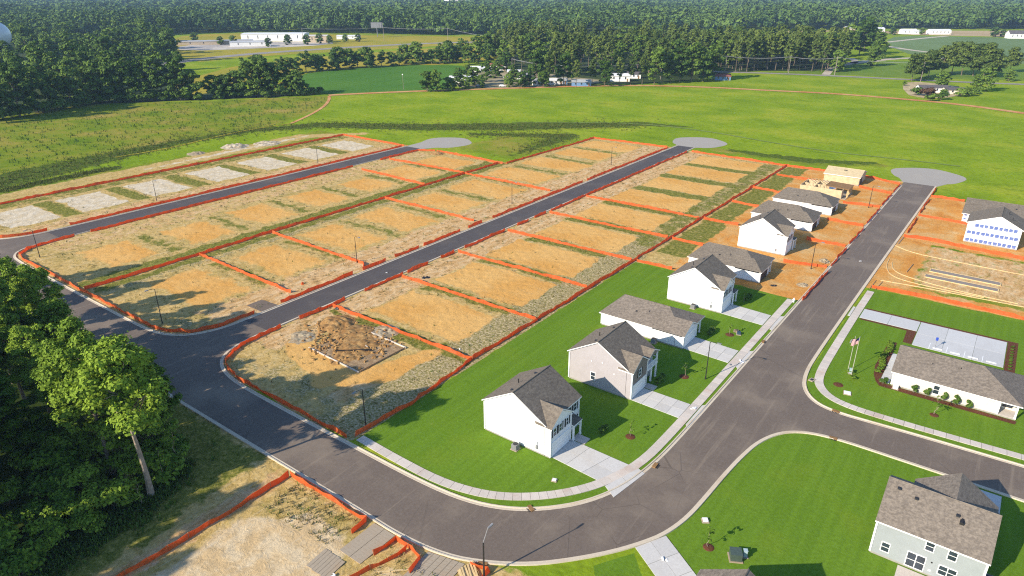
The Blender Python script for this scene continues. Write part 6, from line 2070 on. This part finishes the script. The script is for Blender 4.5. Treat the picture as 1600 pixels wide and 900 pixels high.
for px, py, L, lab in ((712, 8.4, 90, 'pale building in the far forest clearing'), (1120, 6, 80, 'tiny white building in the farthest forest at right'), (1556, 3.2, 120, 'white building strip near the horizon at right'), (1582, 2.6, 90, 'white building nearest the right edge at the horizon')):
    cabin(px, py, L, 30, 22, .6, ww, rp, lab, 'hall', 'warehouse', 1, 0)

# cars at the cabins
def car(px, py, rz, col, label):
    x, y = P(px, py)
    r_ = thing('parked_car', label, 'car', (x, y, 0), 'cars parked at the cabins')
    r_.rotation_euler.z = rz

    def b(mb, nm, m):
        me = bpy.data.meshes.new(nm); me.from_pydata(mb.v, [], mb.f); me.materials.append(m)
        o = bpy.data.objects.new(nm, me); COL.objects.link(o); o.parent = r_
    b(MB().prism([(-2.2, -.9, .35), (2.2, -.9, .35), (2.2, -.9, .85), (1.2, -.9, .95), (.7, -.8, 1.45), (-1.2, -.8, 1.45), (-1.9, -.9, .98), (-2.2, -.9, .9)], (0, 1.75, 0)), 'body', col)
    b(MB().prism([(1.05, -.88, .98), (.68, -.83, 1.36), (-1.15, -.83, 1.36), (-1.7, -.88, 1.0)], (0, 1.71, 0)), 'window', M['glass'])
    for wx in (-1.35, 1.35):
        for wy in (-.9, .72): b(MB().tube([(wx, wy, .34), (wx, wy + .2, .34)], .34, 10), 'wheel', M['black'])


car(748, 135.5, .5, M['roof_grey'], 'grey car parked before the leftmost white cabins')
car(785, 135.5, .6, ww, 'white car parked at the meadow edge, right of the grey one')
car(762, 119, .4, M['metal'], 'dark grey car in the yard between the white cabins')
car(790, 122, 1.0, ww, 'white car parked deeper in the yard before the tan shed')

# ------------------------------------------------------------------ water tower, billboard, power lines
x, y = P(4, 106)
r = thing('water_tower', 'white ball-topped water tower at the left picture edge', 'water tower', (x, y, 0))
M['tank'] = plain('white_tank_paint', (.62, .62, .63), .35, .5, .05, .1)
MB().lathe((x, y, 0), [(5.5, -.3), (3.2, 5), (2.6, 9), (2.6, 17), (3.6, 20), (5.2, 22)], 28).build('stem', M['tank'], r, True)
MB().lathe((x, y, 26), [(12.5 * math.cos(a), 11 * math.sin(a)) for a in np.linspace(-1.10, math.pi / 2, 16)], 36).build('tank', M['tank'], r, True)
x, y = P(590, 58)
r = thing('billboard', 'roadside billboard with its panel coloured as in shade, on a single post beyond the highway', 'billboard', (x, y, 0))
MB().tube([(x, y, -.2), (x, y, 14)], .5, 10).build('post', M['metal'], r)
bd = MB().rbox((x, y), YAW + .05, 8, .3, 12, 19).build('panel', M['metal'], r)  # grey panel colour stands for the shaded side turned this way
fr = MB()
for k in range(5): fr.rbox((x - 6 * math.cos(YAW) + k * 3 * math.cos(YAW), y - 6 * math.sin(YAW) + k * 3 * math.sin(YAW)), YAW + .05, .12, .42, 12, 19)
fr.build('panel_frame', M['metal'], r)
M['pole_wood'] = plain('grey_pole_wood', (.26, .22, .18), .9)
M['wire'] = plain('dull_wire', (.25, .25, .26), .5)


def pole_row(pxs, h_, n_w, desc, group, r_=.22):
    tops = []
    for i, (px, py) in enumerate(pxs):
        x, y = P(px, py)
        o = thing('power_pole', desc % ('leftmost' if i == 0 else 'rightmost' if i == len(pxs) - 1 else ('second' if i == 1 else 'third' if i == 2 else 'fourth' if i == 3 else 'fifth') + ' from the left'), 'power pole', (x, y, 0), group)
        MB().tube([(x, y, -.3), (x, y, h_)], [r_, r_ * .65], 8).build('pole', M['pole_wood'], o)
        MB().rbox((x, y), YAW + 1.3, 1.6, .09, h_ - 1.2, h_ - .95).build('crossarm', M['pole_wood'], o)
        tops.append((x, y))
    mb = MB()
    for a, b in zip(tops[:-1], tops[1:]):
        for k in range(n_w):
            dx, dy = math.cos(YAW + 1.3) * (k - (n_w - 1) / 2) * 1.3, math.sin(YAW + 1.3) * (k - (n_w - 1) / 2) * 1.3
            pts_ = []
            for t in np.linspace(0, 1, 9): pts_.append((a[0] + (b[0] - a[0]) * t + dx, a[1] + (b[1] - a[1]) * t + dy, h_ - .9 - 4 * t * (1 - t) * 1.3))
            mb.tube(pts_, .05, 4, cap=False)
    tag(mb.build('power_line', M['wire']), 'sagging wires of the ' + group, 'power line')


pole_row([(474, 66), (600, 64), (700, 66), (787, 86), (868, 66), (985, 62)], 17, 3, 'tall power pole %s in the line before the far forest', 'power poles before the far forest', .3)
pole_row([(800, 118), (886, 131), (1032, 124), (1133, 113), (1232, 114), (1304, 116)], 13, 3, 'power pole %s in the line along the country road', 'power poles along the country road')
pole_row([(1304, 117.5), (1438, 128.5)], 14, 2, 'power pole %s by the farm drive', 'power poles by the farm drive')
x, y = P(630.5, 140)
r = thing('pole_light', 'white-topped thin pole at the edge of the dark green crop', 'pole', (x, y, 0))
MB().tube([(x, y, 0), (x, y, 9)], .12, 6).build('pole', M['pole_wood'], r)
MB().lathe((x, y, 9), [(.0, 0), (.45, .2), (.45, .7), (0, .9)], 10).build('lamp_head', M['mat_white'], r)

# ------------------------------------------------------------------ summer haze
hz = MB().box(-7300, 7300, -7300, 7300, -1.5, 66).build('haze', bpy.data.materials.new('haze_air'))
tag(hz, kind='stuff')
hm = hz.data.materials[0]
hm.use_nodes = True
ht = hm.node_tree
for nd in list(ht.nodes):
    if nd.type != 'OUTPUT_MATERIAL': ht.nodes.remove(nd)
pv = ht.nodes.new('ShaderNodeVolumePrincipled')
pv.inputs['Color'].default_value = (0.48, 0.70, 1.0, 1)
pv.inputs['Density'].default_value = 0.00009
pv.inputs['Anisotropy'].default_value = 0.0
ht.links.new(pv.outputs[0], [nd for nd in ht.nodes if nd.type == 'OUTPUT_MATERIAL'][0].inputs['Volume'])
